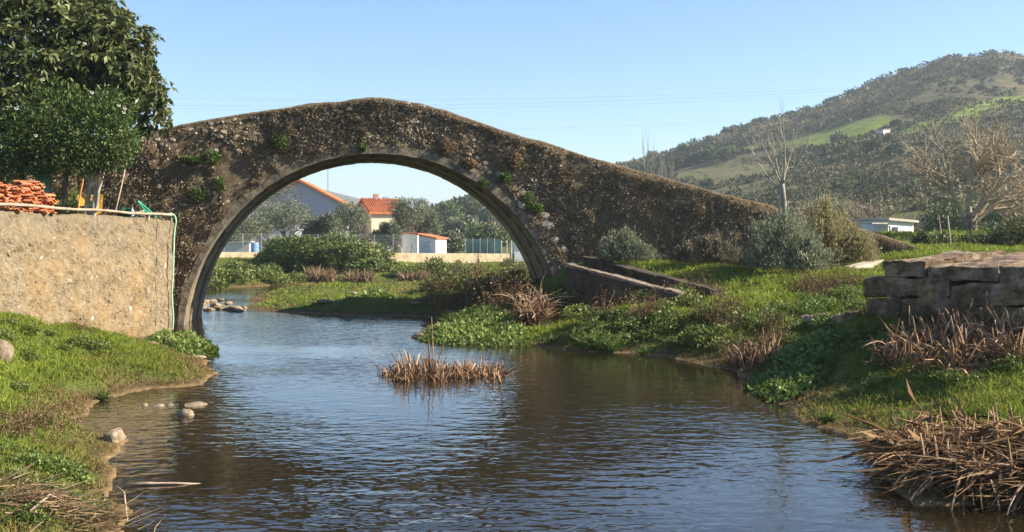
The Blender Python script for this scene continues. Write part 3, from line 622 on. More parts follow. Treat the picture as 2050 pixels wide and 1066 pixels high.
p1 = wall_pt(-.12, 2.56, .03)-pl; p2 = wall_pt(1.1, 2.58, -.25)-pl; MB().tube([p1, p2], .014, 6).build('cross_bar', M_WOOD, pole)
M_HOSE = plain('green_plastic_hose', (.05, .33, .2), .45); M_HOSEP = plain('pale_green_hose', (.3, .52, .36), .45); M_NET = plain('green_netting', (.012, .09, .045), .85); M_YEL = mottled('yellow_paint', [(.5, .27, .03), (.72, .42, .06), (.78, .5, .12)], 6, .6, bstr=.2)
def hose(name, pts, r_, mat, label):
    P = [Vector(p) for p in pts]; Q = []
    for i in range(len(P)-1):
        for k in range(6):
            tt = k/6; a, b_, c_, d_ = P[max(0, i-1)], P[i], P[i+1], P[min(len(P)-1, i+2)]
            Q.append(.5*((2*b_) + (c_-a)*tt + (2*a-5*b_+4*c_-d_)*tt*tt + (3*b_-a-3*c_+d_)*tt**3))
    Q.append(P[-1]); return tag(MB().tube(Q, r_, 7).build(name, mat, smooth=True), label, 'hose')
hose('garden_hose', [wall_pt(1.2, 2.6, -.05), wall_pt(.5, 2.52, .02), wall_pt(-.05, 2.56, .07), wall_pt(-.14, 2.42, .12), wall_pt(-.1, 2.1, .1), wall_pt(0, 1.4, .12), wall_pt(.03, .8, .1), wall_pt(0, .3, .12), wall_pt(.02, .02, .11)], .019, M_HOSEP, 'pale green hose hanging down the end of the garden wall to the water')
hose('garden_hose', [wall_pt(.75, 2.5, .03), wall_pt(1.1, 2.6, -.02), wall_pt(1.35, 2.8, -.08), wall_pt(1.0, 2.62, 0), wall_pt(.7, 2.46, .05)], .02, M_HOSE, 'bright green hose looped over the rail near the wall corner')
cz = wd(86, 370, 20.4)
coil = MB()
for k in range(7):
    e = [(cz[0] + (random.uniform(-.03, .03)+.06*math.sin(a)), cz[1]+.03*k-.1, cz[2]-.1 + .42*math.cos(a)) for a in np.linspace(0, 6.283, 15)]; coil.tube(e, .011, 6)
tag(coil.build('hose_coil', M_HOSE, smooth=True), 'coil of green hose hung on a tree stem behind the tiles', 'hose')
r = np.random.default_rng(5); P, D = shell(500, r, .1, .42, .08, 3); P = P + np.array(wall_pt(1.5, WTOP+.07, -.24))
tag(obj('garden_netting', leaf_mesh('garden_netting', P, D, .1, .8, r.random(500), 2), M_NET), 'crumpled heap of dark green netting on the wall corner', 'netting')
# yellow wheelbarrow stood on end
u = wall_u(205); wb = empty('wheelbarrow', wall_pt(u, WTOP, -.28), math.atan2(-1, .15)+math.pi/2, label='yellow wheelbarrow stood on end at the edge of the garden wall', cat='wheelbarrow')
MB().add([(-.18, 0, .2), (.1, 0, .2), (.14, .1, .42), (-.22, .1, .42)], [(0, 1, 2, 3)]).add([(-.18, .012, .2), (.1, .012, .2), (.14, .112, .42), (-.22, .112, .42)], [(3, 2, 1, 0)]).build('tray_floor', M_YEL, wb)
MB().add([(.11, -.02, .02), (.25, -.02, .05), (.26, .06, .42), (.15, .1, .46)], [(0, 1, 2, 3)]).add([(.11, 0, .02), (.25, 0, .05), (.26, .08, .42), (.15, .12, .46)], [(3, 2, 1, 0)]).build('tray_side', M_YEL, wb)
for xx in (-.19, .12): MB().tube([(xx, -.03, -.02), (xx+.02, 0, .3), (xx+.09, .05, .75)], .016, 6).build('handle', plain('orange_wood', (.5, .24, .1), .7), wb)
MB().box(-.19, .12, -.04, -.02, .1, .14).build('brace', M_WOOD, wb)
for px0, py0, px1, py1, r_, lb in [(229, 432, 254, 322, .017, 'thin upright cane leaning on the bridge beside the wheelbarrow'), (176, 420, 258, 349, .014, 'slanting pale stick leaning from the stems across the wheelbarrow'),
                             (158, 432, 200, 338, .02, 'leftmost pale stake leaning among the tree stems'), (170, 432, 178, 336, .022, 'upright pale stake against the tree stems'), (182, 430, 208, 330, .022, 'rightmost pale stake of the bundle by the tree stems')]:
    a = Vector(wd(px0, py0, 21.5)); a.z = max(a.z, 2.3); b_ = Vector(wd(px1, py1, 22.3 if px0 > 200 else 21.0)); tag(MB().tube([a, a.lerp(b_, .5)+Vector((.01, 0, .01)), b_], [r_, r_, r_*.7], 6).build('garden_stake', M_WOOD, smooth=True), lb, 'stake')
bt = MB().tube([(0, 0, 0), (0, 0, .13), (0, 0, .17), (0, 0, .2)], [.04, .04, .015, .015], 10); tag(bt.build('plastic_bottle', plain('pale_blue_plastic', (.35, .38, .6), .3), loc=wall_pt(wall_u(274), WTOP+.02, -.1)), 'small bluish plastic bottle standing on the wall near the green netting', 'bottle')
def weed(name, mesh, mat, p, sc_, rz, label, cat='plant', group=None):
    return tag(obj(name, mesh, mat, None, p, (0, 0, rz), sc_), label, cat, group)
M_GREEN = foliage('weed_leaf', [(.035, .05, .012), (.08, .105, .024), (.125, .15, .036), (.18, .2, .065)], .3, .5, rnd=.15, gain=1.5)
for px, hgt, lb in [(143, .62, 'leafy green bush behind the wall left of the leaning stakes'), (112, .5, 'dark green plant behind the wall right of the tile pile')]:
    p = at(px, 22.2); p.z = 2.3; plant('garden_bush', bush_mesh('garden_bush', .45, .4, hgt, 1100, .09, px), M_GREEN, p, lb, 'bush')

# ------------------------------------------------------------------ plants rooted in the bridge face
M_FERN = foliage('fern_leaf', [(.03, .06, .012), (.07, .12, .025), (.12, .17, .04)], .3, .5, gain=1.25)
M_DRY = foliage('dry_stem', [(.05, .032, .018), (.13, .085, .045), (.24, .165, .09), (.34, .26, .16)], .2, .85, spec=.15)
def tuft(name, n, L, W, seed, spread=.8, up=.9, tint=.5):
    r = np.random.default_rng(seed); D = np.stack([r.normal(size=n)*spread, r.normal(size=n)*spread, np.full(n, up)], -1)
    return blade_mesh(name, np.stack([r.normal(size=n)*L*.15, r.normal(size=n)*L*.15, np.zeros(n)], -1), D, L*r.uniform(.4, 1.1, n), W, np.clip(tint+r.normal(size=n)*.25, 0, 1), seed, .6)
for px, py, sx, sz, dry, lb in [(560, 279, .2, .17, 0, 'bright green fern tuft high on the bridge face left of the arch'), (427, 312, .22, .16, 0, 'green fern clump on the bridge face above the garden wall corner'), (385, 318, .24, .07, 0, 'flat trailing green plant on the bridge face beside a fern clump'),
                                (727, 294, .1, .06, 0, 'tiny green tuft on the arch ring at its crown'), (893, 293, .15, .17, 1, 'dark dry tuft hanging on the bridge face right of the crown'), (968, 365, .11, .09, 0, 'small green tuft on the arch ring to the right'), (1012, 352, .13, .11, 0, 'green tuft among pale stones right of the arch'),
                                (1058, 396, .14, .2, 0, 'green plant between the pale stones above the right springing'), (1030, 318, .16, .2, 1, 'brown dry tuft on the bridge face above the pale stones'), (940, 325, .13, .1, 1, 'dusky tuft close above the right side of the arch ring'), (1075, 415, .13, .12, 0, 'small leafy plant on the broken stone edge'),
                                (395, 385, .2, .2, 2, 'olive creeping plant low on the left bridge face'), (440, 365, .16, .18, 2, 'thin olive creeper on the bridge face left of the arch ring'), (345, 440, .1, .08, 0, 'green sprig at the corner of the garden wall')]:
    p, s_ = face_pt(px, py, .05); p.z -= sz*.3
    me = bush_mesh('wall_plant', sx, .16 if dry != 2 else .06, sz, 520 if dry != 2 else 300, .07, px, .4, base=False, upbias=.1)
    plant('wall_plant', me, M_DRY if dry == 1 else M_FERN, p, lb)

# ------------------------------------------------------------------ mill channel and stone slabs on the right bank
M_DARKST = mottled('shade_darkened_mossy_stone', [(.03, .024, .014), (.07, .055, .032), (.13, .105, .065)], 4, .95, bstr=.9, bdist=.04, second=(2, .55, .7, (.08, .085, .03)))  # channel walls' shade put into the dark base colours; greenish patches are moss
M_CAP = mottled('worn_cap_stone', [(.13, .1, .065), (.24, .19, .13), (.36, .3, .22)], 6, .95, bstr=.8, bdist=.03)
M_SLAB = mottled('weathered_slab', [(.06, .036, .018), (.13, .082, .043), (.25, .178, .11), (.38, .31, .23)], 4, .95, bstr=.9, bdist=.04, second=(1.6, .55, .68, (.36, .24, .11)))
def rough_block(name, P8, mat, parent, cuts=7, amp=.04, seed=0):
    bm = bmesh.new(); vs_ = [bm.verts.new(p) for p in P8]
    for f in [(0, 1, 2, 3), (7, 6, 5, 4), (0, 4, 5, 1), (1, 5, 6, 2), (2, 6, 7, 3), (3, 7, 4, 0)]: bm.faces.new([vs_[i] for i in f])
    bmesh.ops.subdivide_edges(bm, edges=bm.edges[:], cuts=cuts, use_grid_fill=True); bmesh.ops.recalc_face_normals(bm, faces=bm.faces[:])
    for _ in range(1): bmesh.ops.smooth_vert(bm, verts=bm.verts[:], factor=.5, use_axis_x=True, use_axis_y=True, use_axis_z=True)
    bm.normal_update()
    V = np.array([v.co for v in bm.verts]); Nn = np.array([v.normal for v in bm.verts])
    dsp = (fbm(V[:, 0]*2.5+seed, V[:, 1]*2.5, V[:, 2]*4, seed, 4)-.5)*amp*2.2 + (fbm(V[:, 0]*9+seed, V[:, 1]*9, V[:, 2]*12, seed+7, 3)-.5)*amp*1.2 - amp*.05
    for v, p in zip(bm.verts, V + Nn*dsp[:, None]): v.co = p
    me = bpy.data.meshes.new(name); bm.to_mesh(me); bm.free(); return obj(name, me, mat, parent)
def sloped_wall(name, a, b_, thick, drop, label, capmat):
    a, b_ = Vector(a), Vector(b_); d = (b_-a); d.z = 0; d.normalize(); n_ = Vector((-d.y, d.x, 0)); e = empty(name, (a.x, a.y, gz(a.x, a.y)), label=label, cat='wall'); o_ = e.location
    dn = Vector((0, 0, -drop)); P = [a-o_, b_-o_, b_-o_+n_*thick, a-o_+n_*thick]
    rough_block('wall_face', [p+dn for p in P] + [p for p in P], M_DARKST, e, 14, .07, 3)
    k = 5
    for i in range(k):                        # coping stones
        q0, q1 = (a.lerp(b_, i/k+.004)-o_), (a.lerp(b_, (i+1)/k-.004)-o_); up = Vector((0, 0, .015+.02*random.random()))
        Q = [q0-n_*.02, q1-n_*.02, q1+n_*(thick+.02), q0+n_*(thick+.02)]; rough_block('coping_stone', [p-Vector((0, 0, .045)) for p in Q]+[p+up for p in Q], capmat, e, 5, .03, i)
    return e
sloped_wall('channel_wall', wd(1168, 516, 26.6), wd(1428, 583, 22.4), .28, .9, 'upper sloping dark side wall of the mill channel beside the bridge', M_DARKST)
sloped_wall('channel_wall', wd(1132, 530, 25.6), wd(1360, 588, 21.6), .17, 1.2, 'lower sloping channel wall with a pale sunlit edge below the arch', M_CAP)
slabs = empty('slab_wall', wd(1900, 650, 14.3), label='wall of huge rough stone slabs on the right bank', cat='wall'); so_ = slabs.location
def slab(px0, px1, ytop, ybot, d0, d1, dep, seed, name='stone_slab', rise=.1):
    a0 = Vector(wd(px0, ytop, d0)); a1 = Vector(wd(px1, ytop, d1)); b0 = Vector(wd(px0, ybot, d0)); b1 = Vector(wd(px1, ybot, d1))
    dv = (a1-a0); bk = Vector((-dv.y, dv.x, 0)).normalized()*dep; ri = Vector((0, 0, rise))
    rough_block(name, [b0-so_, b1-so_, b1+bk-so_, b0+bk-so_, a0-so_, a1-so_, a1+bk+ri-so_, a0+bk+ri-so_], M_SLAB, slabs, 15, .06, seed % 97)
def sd_(px): return float(np.interp(px, [1728, 2200], [15.7, 12.6]))
for px0, px1, y0, y1, dep, ri in [(1766, 1853, 522, 556, 1.9, .14), (1853.3, 2000, 532, 565, 2.4, .2), (2000.3, 2190, 535, 574, 2.4, .2), (1728, 1900, 557, 597, 1.8, .05), (1900.3, 2190, 572, 614, 1.6, .05),
                                  (1732, 1800, 597, 640, 1.4, .0), (1800.5, 1903, 598, 640, 1.4, .0), (1903.5, 2012, 602, 648, 1.4, 0), (2012.5, 2195, 618, 660, 1.4, 0), (1738, 1850, 641, 720, 1.3, 0), (1850.5, 1975, 645, 725, 1.3, 0), (1975.5, 2195, 655, 735, 1.3, 0)]:
    slab(px0, px1, y0, y1, sd_(px0), sd_(px1), dep, int(px0), rise=ri)
ROCKS_L = [rock_mesh('loose_stone', 50+i, 2, .75, .5) for i in range(3)]
low = [wd(1600, 575, 18.6), wd(1726, 562, 16.3)]
e = empty('low_rubble_wall', low[0], label='low broken rubble wall running up to the slabs', cat='wall')
la, lb_ = Vector(wd(1600, 596, 18.0)), Vector(wd(1726, 574, 16.2)); nb_ = Vector((.3, 1, 0)).normalized()*.45; la.z = gz(la.x, la.y)+.1; lb_.z = gz(lb_.x, lb_.y)+.12
for i in range(4):
    a, b_ = la.lerp(lb_, i/4)-e.location, la.lerp(lb_, (i+.985)/4)-e.location; dn = Vector((0, 0, -.45)); up = Vector((0, 0, .03*(i % 2)))
    rough_block('stone', [a+dn, b_+dn, b_+nb_+dn, a+nb_+dn, a+up, b_+up, b_+nb_+up, a+nb_+up], M_SLAB, e, 6, .05, i+11)
M_CONC = mottled('path_concrete', [(.3, .24, .17), (.42, .36, .27), (.5, .44, .35)], 5, .9, bstr=.3)
kb = MB(); k0, k1 = Vector(wd(1600, 556, 22.5)), Vector(wd(1832, 498, 29.2)); dv = (k1-k0).normalized(); sd = Vector((dv.y, -dv.x, 0)).normalized()
for i in range(8):
    a, b_ = k0.lerp(k1, i/8+.001), k0.lerp(k1, (i+1)/8-.001); kb.add([a, b_, b_+sd*.32, a+sd*.32]+[p+Vector((0, 0, -.5)) for p in (a, b_, b_+sd*.32, a+sd*.32)], [(3, 2, 1, 0), (0, 1, 5, 4), (1, 2, 6, 5), (2, 3, 7, 6), (3, 0, 4, 7)])
tag(kb.build('path_kerb', M_CONC), 'pale straight concrete kerb climbing the bank to the end of the bridge', 'kerb')

# ------------------------------------------------------------------ grey shrubs by the ramp
M_LAV = foliage('grey_shrub_leaf', [(.06, .07, .04), (.13, .15, .085), (.22, .24, .155), (.32, .33, .23)], .25, .75, spec=.15, gain=1.25)
M_LAVY = foliage('straw_shrub_leaf', [(.075, .07, .03), (.17, .155, .07), (.28, .25, .13), (.38, .34, .2)], .25, .8, spec=.15, gain=1.25)
M_LAVD = foliage('dull_shrub_leaf', [(.05, .045, .03), (.12, .105, .07), (.2, .18, .125), (.28, .26, .19)], .2, .8, spec=.15)
def spiky(name, rx, ry, rz, n, seed, leaf=.075):
    r = np.random.default_rng(seed); ns = n//12
    th_ = r.random(ns)*6.283; el = r.uniform(.15, 1.57, ns); lf = .45 + 1.0*fbm(np.cos(th_)*2.2+seed, np.sin(th_)*2.2, el*2.2, seed, 3) + r.normal(size=ns)*.06
    D = np.stack([np.cos(th_)*np.cos(el), np.sin(th_)*np.cos(el), np.sin(el)], -1); E_ = D*lf[:, None]*np.array([rx, ry, rz])
    tt = np.concatenate([r.uniform(.45, 1, ns*8), r.uniform(.88, 1.04, ns*4)]); ix = np.concatenate([np.repeat(np.arange(ns), 8), np.repeat(np.arange(ns), 4)])
    P = E_[ix]*tt[:, None]; P[:, 2] += .05 + .12*rz*(1-tt); k = len(P)
    return leaf_mesh(name, P + r.normal(size=(k, 3))*.02, D[ix]*.6 + np.array([0, 0, .7]) + r.normal(size=(k, 3))*.4, leaf*r.uniform(.6, 1.3, k), .26, np.clip(.15 + tt*.45 + r.normal(size=k)*.18, 0, 1), seed)
for i, (px, py, d, rx, rz, n, mt, lb) in enumerate([(1250, 518, 26.0, .78, .64, 9000, M_LAV, 'grey-green mounded shrub nearest the channel wall at the bridge foot'), (1378, 520, 26.2, .3, .42, 2500, M_LAVD, 'small brownish shrub between the two grey shrubs by the bridge'), (1436, 537, 25.3, .62, .62, 7000, M_LAVD, 'dull purplish grey shrub in the middle of the row'),
                                                    (1572, 562, 24.0, .98, 1.25, 15000, M_LAV, 'largest silvery shrub in front of the bare sapling'), (1652, 540, 26.2, .95, 1.45, 13000, M_LAVY, 'tall straw-coloured shrub behind the largest silvery shrub'), (1715, 525, 26.0, .55, .75, 6000, M_LAVY, 'yellowish feathery shrub at the right end of the row'), (1620, 562, 23.4, .55, .7, 6000, M_LAV, 'lower silvery shrub leaning to the right of the largest one')]):
    p = at(px, d); p.z = min(p.z, wd(px, py, d)[2]+.05); plant('grey_shrub', spiky('grey_shrub', rx, rx*.8, rz, n, 200+i), mt, p, lb, 'shrub', 'grey shrubs in front of the bridge ramp')

# ------------------------------------------------------------------ bare trees
M_SAP = mottled('sapling_bark', [(.16, .14, .1), (.28, .25, .19), (.38, .35, .29)], 8, .85, bstr=.3)
p = at(1571, 25.3); r = np.random.default_rng(12); V = []; F = []
sap = empty('bare_sapling', p, label='slender bare pale-barked young tree behind the largest silvery shrub', cat='tree')
fork = Vector((-.05, 0, 2.0)); MB().tube([(0, 0, -.2), (.015, 0, .8), (-.01, 0, 1.6), fork], [.062, .056, .05, .045], 8).build('trunk', M_SAP, sap, smooth=True)
for dx, dy, L, r0 in [(-.95, .1, .8, .022), (-.5, -.2, .85, .024), (0, .05, 1.05, .03), (.28, .2, .8, .024), (.6, -.15, .75, .022), (-.15, .35, .85, .022)]:
    grow(V, F, fork - Vector((0, 0, random.random()*.25)), Vector((dx, dy, .85)).normalized(), L, r0, 2, r, .42, (2, 3), .16, .3, .68, 4, .55, 5)
obj('branches', vf_mesh('branches', V, F), M_SAP, sap)
MB().tube([(-.13, 0, -.1), (-.12, 0, 1.75)], .028, 6).build('stake', M_WOOD, sap)
p = Vector(wd(1940, 462, 36)); p.z = gz(p.x, p.y); V = []; F = []; r = np.random.default_rng(33)
fig = empty('bare_fig_tree', p, label='spreading bare tree with thick pale limbs at the right edge', cat='tree')
MB().tube([(0, 0, -.3), (.02, 0, .25), (.05, 0, .5)], [.3, .24, .2], 9).build('trunk', M_BARK, fig, smooth=True)
for dx, dy, dz, L in [(-.9, .1, .85, 1.5), (-.35, -.2, 1, 1.6), (.2, .2, 1, 1.65), (.75, -.1, .8, 1.5), (1.1, .2, .6, 1.4), (-.6, .4, .9, 1.4), (.1, -.5, .9, 1.4)]:
    grow(V, F, Vector((.04, 0, .3)), Vector((dx, dy, dz)).normalized(), L*1.16, .1, 4, r, .66, (3, 4), .34, .08, .6, 4, .62, 4)
obj('branches', vf_mesh('branches', V, F), mottled('fig_bark', [(.22, .17, .1), (.38, .3, .2), (.5, .42, .3)], 6, .9), fig)
M_THICK = mottled('thicket_twig', [(.15, .115, .08), (.25, .2, .145), (.34, .29, .22)], 3, .9, bstr=0)
def thicket(name, p, h, seed, label, stems=7, depth=3, spread=.6, mat=None, r0=.05, cat='tree', group=None, lean=.5):
    V = []; F = []; r = np.random.default_rng(seed)
    for k in range(stems):
        a = r.random()*6.28; grow(V, F, Vector((math.cos(a)*.25*h*.2, math.sin(a)*.25*h*.2, -.1)), Vector((math.cos(a)*lean, math.sin(a)*lean, 1)).normalized(), h*.42, r0, depth, r, spread, (3, 4), .25, .12, .62, 3, .6, 4)
    return tag(obj(name, vf_mesh(name, V, F), mat or M_THICK, None, p), label, cat, group)
for px, d, h, sd_, st, lb in [(1650, 46, 2.6, 1, 7, 'bare brown thicket behind the bridge ramp, just right of the sapling'), (1730, 48, 2.9, 2, 8, 'bare brown thicket above the white hut'), (1790, 50, 2.4, 3, 6, 'low bare thicket between the white hut and the spreading tree'), (1600, 50, 2.2, 4, 6, 'bare thicket peeping over the ramp behind the sapling'), (2035, 42, 3.0, 5, 7, 'bare thicket behind the spreading tree at the right edge')]:
    thicket('bare_thicket', at(px, d), h, sd_, lb, st, 3, .6, None, .05)
for px, py, d, h, lb in [(1293, 335, 70, 2.9, 'tallest thin bare poplar peeping over the bridge ramp'), (1315, 345, 72, 1.6, 'short thin bare poplar just right of the tallest one'), (1340, 350, 74, 2.0, 'thin bare poplar furthest right behind the ramp')]:
    p = at(px, d); V = []; F = []; r = np.random.default_rng(px); ztop = wd(px, {1293: 262, 1315: 310, 1340: 300}[px], d)[2] - p.z
    grow(V, F, Vector((0, 0, -.2)), Vector((0, 0, 1)), ztop*.6, .07, 2, r, .3, (5, 7), .06, .5, .5, 5, .5, 5); tag(obj('bare_poplar', vf_mesh('bare_poplar', V, F), M_SAP, None, p), lb, 'tree')

# ------------------------------------------------------------------ buildings
M_ROOF = mottled('orange_roof', [(.36, .1, .03), (.5, .155, .05), (.56, .2, .08)], 1.2, .85, bstr=.3, stretch=(1, 1, 1))
M_GREYW = plain('grey_render', (.4, .38, .42), .9); M_CREAM = plain('cream_render', (.72, .6, .4), .9); M_WHITE = plain('white_lime_wash', (.76, .75, .72), .9, var=.06); M_ORW = plain('orange_render', (.55, .27, .1), .9); M_GLASSD = plain('dark_window', (.05, .06, .08), .2)
def house(name, p, rz, W, D, he, hr, wall, label, over=.35, axis='y'):        # the ridge runs along the house's y
    e = empty(name, p, rz, label=label, cat='house')
    V = [(-W/2, 0, -1), (W/2, 0, -1), (W/2, 0, he), (0, 0, hr), (-W/2, 0, he)]; V += [(x, D, z) for x, _, z in V]
    MB().add(V, [(0, 1, 2, 3, 4), (9, 8, 7, 6, 5), (1, 6, 7, 2), (0, 4, 9, 5)]).build('wall', wall, e)
    sl = (hr-he)/(W/2)
    for s_ in (-1, 1):
        x1 = s_*(W/2+over); z1 = he - sl*over
        rf = MB().add([(0, -over, hr+.02), (x1, -over, z1+.02), (x1, D+over, z1+.02), (0, D+over, hr+.02), (0, -over, hr+.22), (x1, -over, z1+.22), (x1, D+over, z1+.22), (0, D+over, hr+.22)],
                  [(0, 1, 2, 3), (7, 6, 5, 4), (0, 4, 5, 1), (1, 5, 6, 2), (2, 6, 7, 3), (3, 7, 4, 0)]).build('roof', M_ROOF, e)
        n_ = 18
        for k in range(n_):                   # tile courses
            yk = -over + (D+2*over)*(k+.5)/n_; MB().tube([(s_*.05, yk, hr+.24-sl*.05), (x1*.99, yk, z1+.24)], .09, 5).build('tile_row', M_ROOF, rf)
    return e
p = at(598, 120); h1 = house('grey_gabled_house', p, R(3), 10.4, 10, 5.4-p.z+.2, 8.35-p.z, M_GREYW, 'tall house with a plain grey gable and orange tiled roof seen through the arch')
for x0 in (-2.6, 1.4): MB().box(x0, x0+.9, -.04, .02, 2.2, 3.4).build('window', M_GLASSD, h1)
MB().tube([(2.6, 5, 6.5), (2.6, 5, 9.0)], .04, 5).build('antenna', plain('antenna_metal', (.2, .2, .2), .4), h1)
p = at(748, 128); h2 = house('cream_house', p, R(-66), 6.2, 4.0, 5.0-p.z, 6.5-p.z, M_CREAM, 'cream house with orange tiled roof and chimney behind the olive trees')
h2.location = Vector((at(728, 126).x, 126, p.z))
MB().box(-.2, .25, 1.2, 1.7, 4.5, 7.25-p.z).build('chimney', plain('chimney_brick', (.35, .2, .14), .9), h2)
MB().tube([(.2, 2.0, 5), (.2, 2.0, 7.9-p.z)], .04, 5).build('antenna', M_WHITE, h2)
MB().tube([(-.6, 2.4, 6.75-p.z), (-.6, 3.2, 6.75-p.z)], .2, 10).build('water_heater_tank', plain('steel_tank', (.35, .36, .45), .3, .6), h2)
MB().add([(-.5, 2.2, 6.75-p.z), (-.5, 3.3, 6.75-p.z), (1.2, 3.3, 5.95-p.z), (1.2, 2.2, 5.95-p.z), (-.5, 2.2, 6.85-p.z), (-.5, 3.3, 6.85-p.z), (1.2, 3.3, 6.05-p.z), (1.2, 2.2, 6.05-p.z)], [(0, 1, 2, 3), (7, 6, 5, 4), (0, 4, 5, 1), (1, 5, 6, 2), (2, 6, 7, 3), (3, 7, 4, 0)]).build('solar_panel', plain('solar_glass', (.3, .25, .25), .3), h2)
def shed(name, p, rz, W, D, h0, h1_, wall, label, roofm, door=None, cat='shed'):
    e = empty(name, p, rz, label=label, cat=cat)
    V = [(0, 0, -.8), (W, 0, -.8), (W, 0, h1_), (0, 0, h0), (0, D, -.8), (W, D, -.8), (W, D, h1_), (0, D, h0)]
    MB().add(V, [(0, 1, 2, 3), (5, 4, 7, 6), (1, 5, 6, 2), (4, 0, 3, 7)]).build('wall', wall, e)
    MB().add([(-.12, -.15, h0), (W+.12, -.15, h1_), (W+.12, D+.15, h1_), (-.12, D+.15, h0), (-.12, -.15, h0+.09), (W+.12, -.15, h1_+.09), (W+.12, D+.15, h1_+.09), (-.12, D+.15, h0+.09)], [(0, 1, 2, 3), (7, 6, 5, 4), (0, 4, 5, 1), (1, 5, 6, 2), (2, 6, 7, 3), (3, 7, 4, 0)]).build('roof', roofm, e)
    if door: MB().box(door[0], door[1], -.05, .01, door[2], door[3]).build('door', door[4], e)
    return e
M_TIN = plain('dull_tin', (.4, .36, .32), .7)
q = Vector(wd(838, 512, 79)); q.z = wd(833, 516, 80)[2]; shed('white_shed', q, R(-20), 1.35, 1.9, 1.65, 1.35, M_WHITE, 'white shed with a bright right side on the far stone wall', M_ROOF, (.2, .9, -.2, 1.2, plain('grey_door', (.55, .54, .55), .8)))
q = Vector(wd(757, 508, 84)); shed('white_shed', q, R(8), 1.1, 2, 1.5, 1.2, M_WHITE, 'small white outbuilding half hidden by olive branches beside the bramble', M_ROOF)
q = Vector(wd(803, 508, 86)); shed('white_shed', q, R(-6), 1.3, 2, 1.6, 1.5, M_WHITE, 'white outhouse standing between the olive trunk and the shed', M_ROOF)
q = Vector(wd(1030, 510, 82)); shed('white_shed', q, R(5), 1.6, 2, .85, .85, M_WHITE, 'low white hut beside the green screen at the right of the arch', M_TIN)
q = Vector(wd(437, 510, 72)); shed('pale_container', q, R(3), 2.0, 1.2, .7, .8, plain('pale_sheet', (.5, .49, .48), .8), 'low pale grey box behind the left bank inside the arch', M_TIN, cat='container')
q = Vector(wd(590, 478, 100)); shed('small_house', q, R(10), 2.2, 3, 1.5, 1.9, M_WHITE, 'little white building with an orange roof behind the small olive', M_ROOF, cat='house')
bl = MB().tube([(0, 0, -.2), (0, 0, .5), (0, 0, .55)], [.26, .26, .22], 12); q = Vector(wd(510, 503, 71)); tag(bl.build('blue_barrel', plain('blue_plastic', (.2, .4, .62), .4), loc=q), 'pale blue plastic barrel beside the grey box', 'barrel')
q = Vector(wd(1778, 487, 41)); q.z = gz(q.x, q.y); hut = shed('white_hut', q, R(32), 1.45, 1.3, .8, .72, M_WHITE, 'small whitewashed hut behind the lower end of the bridge ramp', M_TIN, (.25, .5, .3, .55, M_GLASSD), cat='hut')
hut.location.z = 1.92
MB().box(-1.0, -.15, -.1, .6, .66, .7).build('lean_to_sheet', M_TIN, hut)
q = hit(1768, 278); shed('hillside_shed', q, R(35), 2.4, 1.8, 1.9, 2.1, plain('shed_boards', (.62, .55, .5), .9), 'tiny pale shed standing alone on the hillside', M_TIN)

# far garden wall and fences beyond the arch
M_FARW = mottled('far_wall_stone', [(.28, .2, .12), (.42, .33, .21), (.52, .44, .32)], 2.5, .95, bstr=.6)
fw = empty('far_stone_wall', at(900, 83), label='pale ochre stone garden wall across the field beyond the arch', cat='wall'); fo = fw.location
rw = np.random.default_rng(4)
FWS = [rock_mesh('far_stone', 90+i, 1, .8, .4) for i in range(5)]
def fwp(px, z=0): p = at(px, np.interp(px, [380, 1060], [66, 88])); p.z = CH + (HY-523)/FPX*p.y + z; return p - fo
MB().add([fwp(380, -1.2), fwp(1200, -1.2), fwp(1200, .55), fwp(380, .55), fwp(380, -1.2)+Vector((0, .5, 0)), fwp(1200, -1.2)+Vector((0, .5, 0)), fwp(1200, .55)+Vector((0, .5, 0)), fwp(380, .55)+Vector((0, .5, 0))], [(0, 1, 2, 3), (3, 2, 6, 7), (7, 6, 5, 4)]).build('wall_face', M_FARW, fw)
n = 0
for row in range(3):
    px = 384 + row*4
    while px < 1056:
        L = rw.uniform(7, 13); obj('stone', FWS[n % 5], M_FARW, fw, fwp(px+L/2, .08+row*.19), (0, 0, 0), (L*.036*1.05, .22, .21)); px += L; n += 1
M_POST = plain('fence_post_metal', (.35, .36, .34), .5, .3); M_WIRE = plain('fence_wire', (.28, .32, .3), .5, .2)
fe = empty('wire_fence', fwp(500)+fo, label='thin wire mesh fence on posts along the far garden wall', cat='fence'); fo2 = fe.location
fpx = list(range(405, 860, 38)); ftop = CH + (HY-470)/FPX*77
for px in fpx: p = fwp(px)+fo-fo2; MB().tube([(p.x, p.y+.6, -.5), (p.x, p.y+.6, ftop-fo2.z)], .03, 5).build('post', M_POST, fe)
wm = MB(); a = fwp(405)+fo-fo2; b_ = fwp(855)+fo-fo2
for k in range(9): zz = .3 + (ftop-fo2.z-.3)*k/8; wm.tube([(a.x, a.y+.6, zz), (b_.x, b_.y+.6, zz)], .004, 3, False)
for k in range(110):
    x0 = a.x + (b_.x-a.x)*k/110
    for s_ in (-1, 1): wm.tube([(x0, a.y+.6+(b_.y-a.y)*k/110, .3), (x0+s_*1.0, a.y+.6+(b_.y-a.y)*k/110, ftop-fo2.z)], .004, 3, False)
wm.build('wire_mesh', M_WIRE, fe)['kind'] = 'stuff'
M_SCREEN = foliage('green_windbreak', [(.2, .33, .27), (.26, .4, .33)], .35, .8)
gs_ = empty('green_screen_fence', at(960, 82), label='green windbreak screen fence at the right of the arch', cat='fence'); q0 = gs_.location
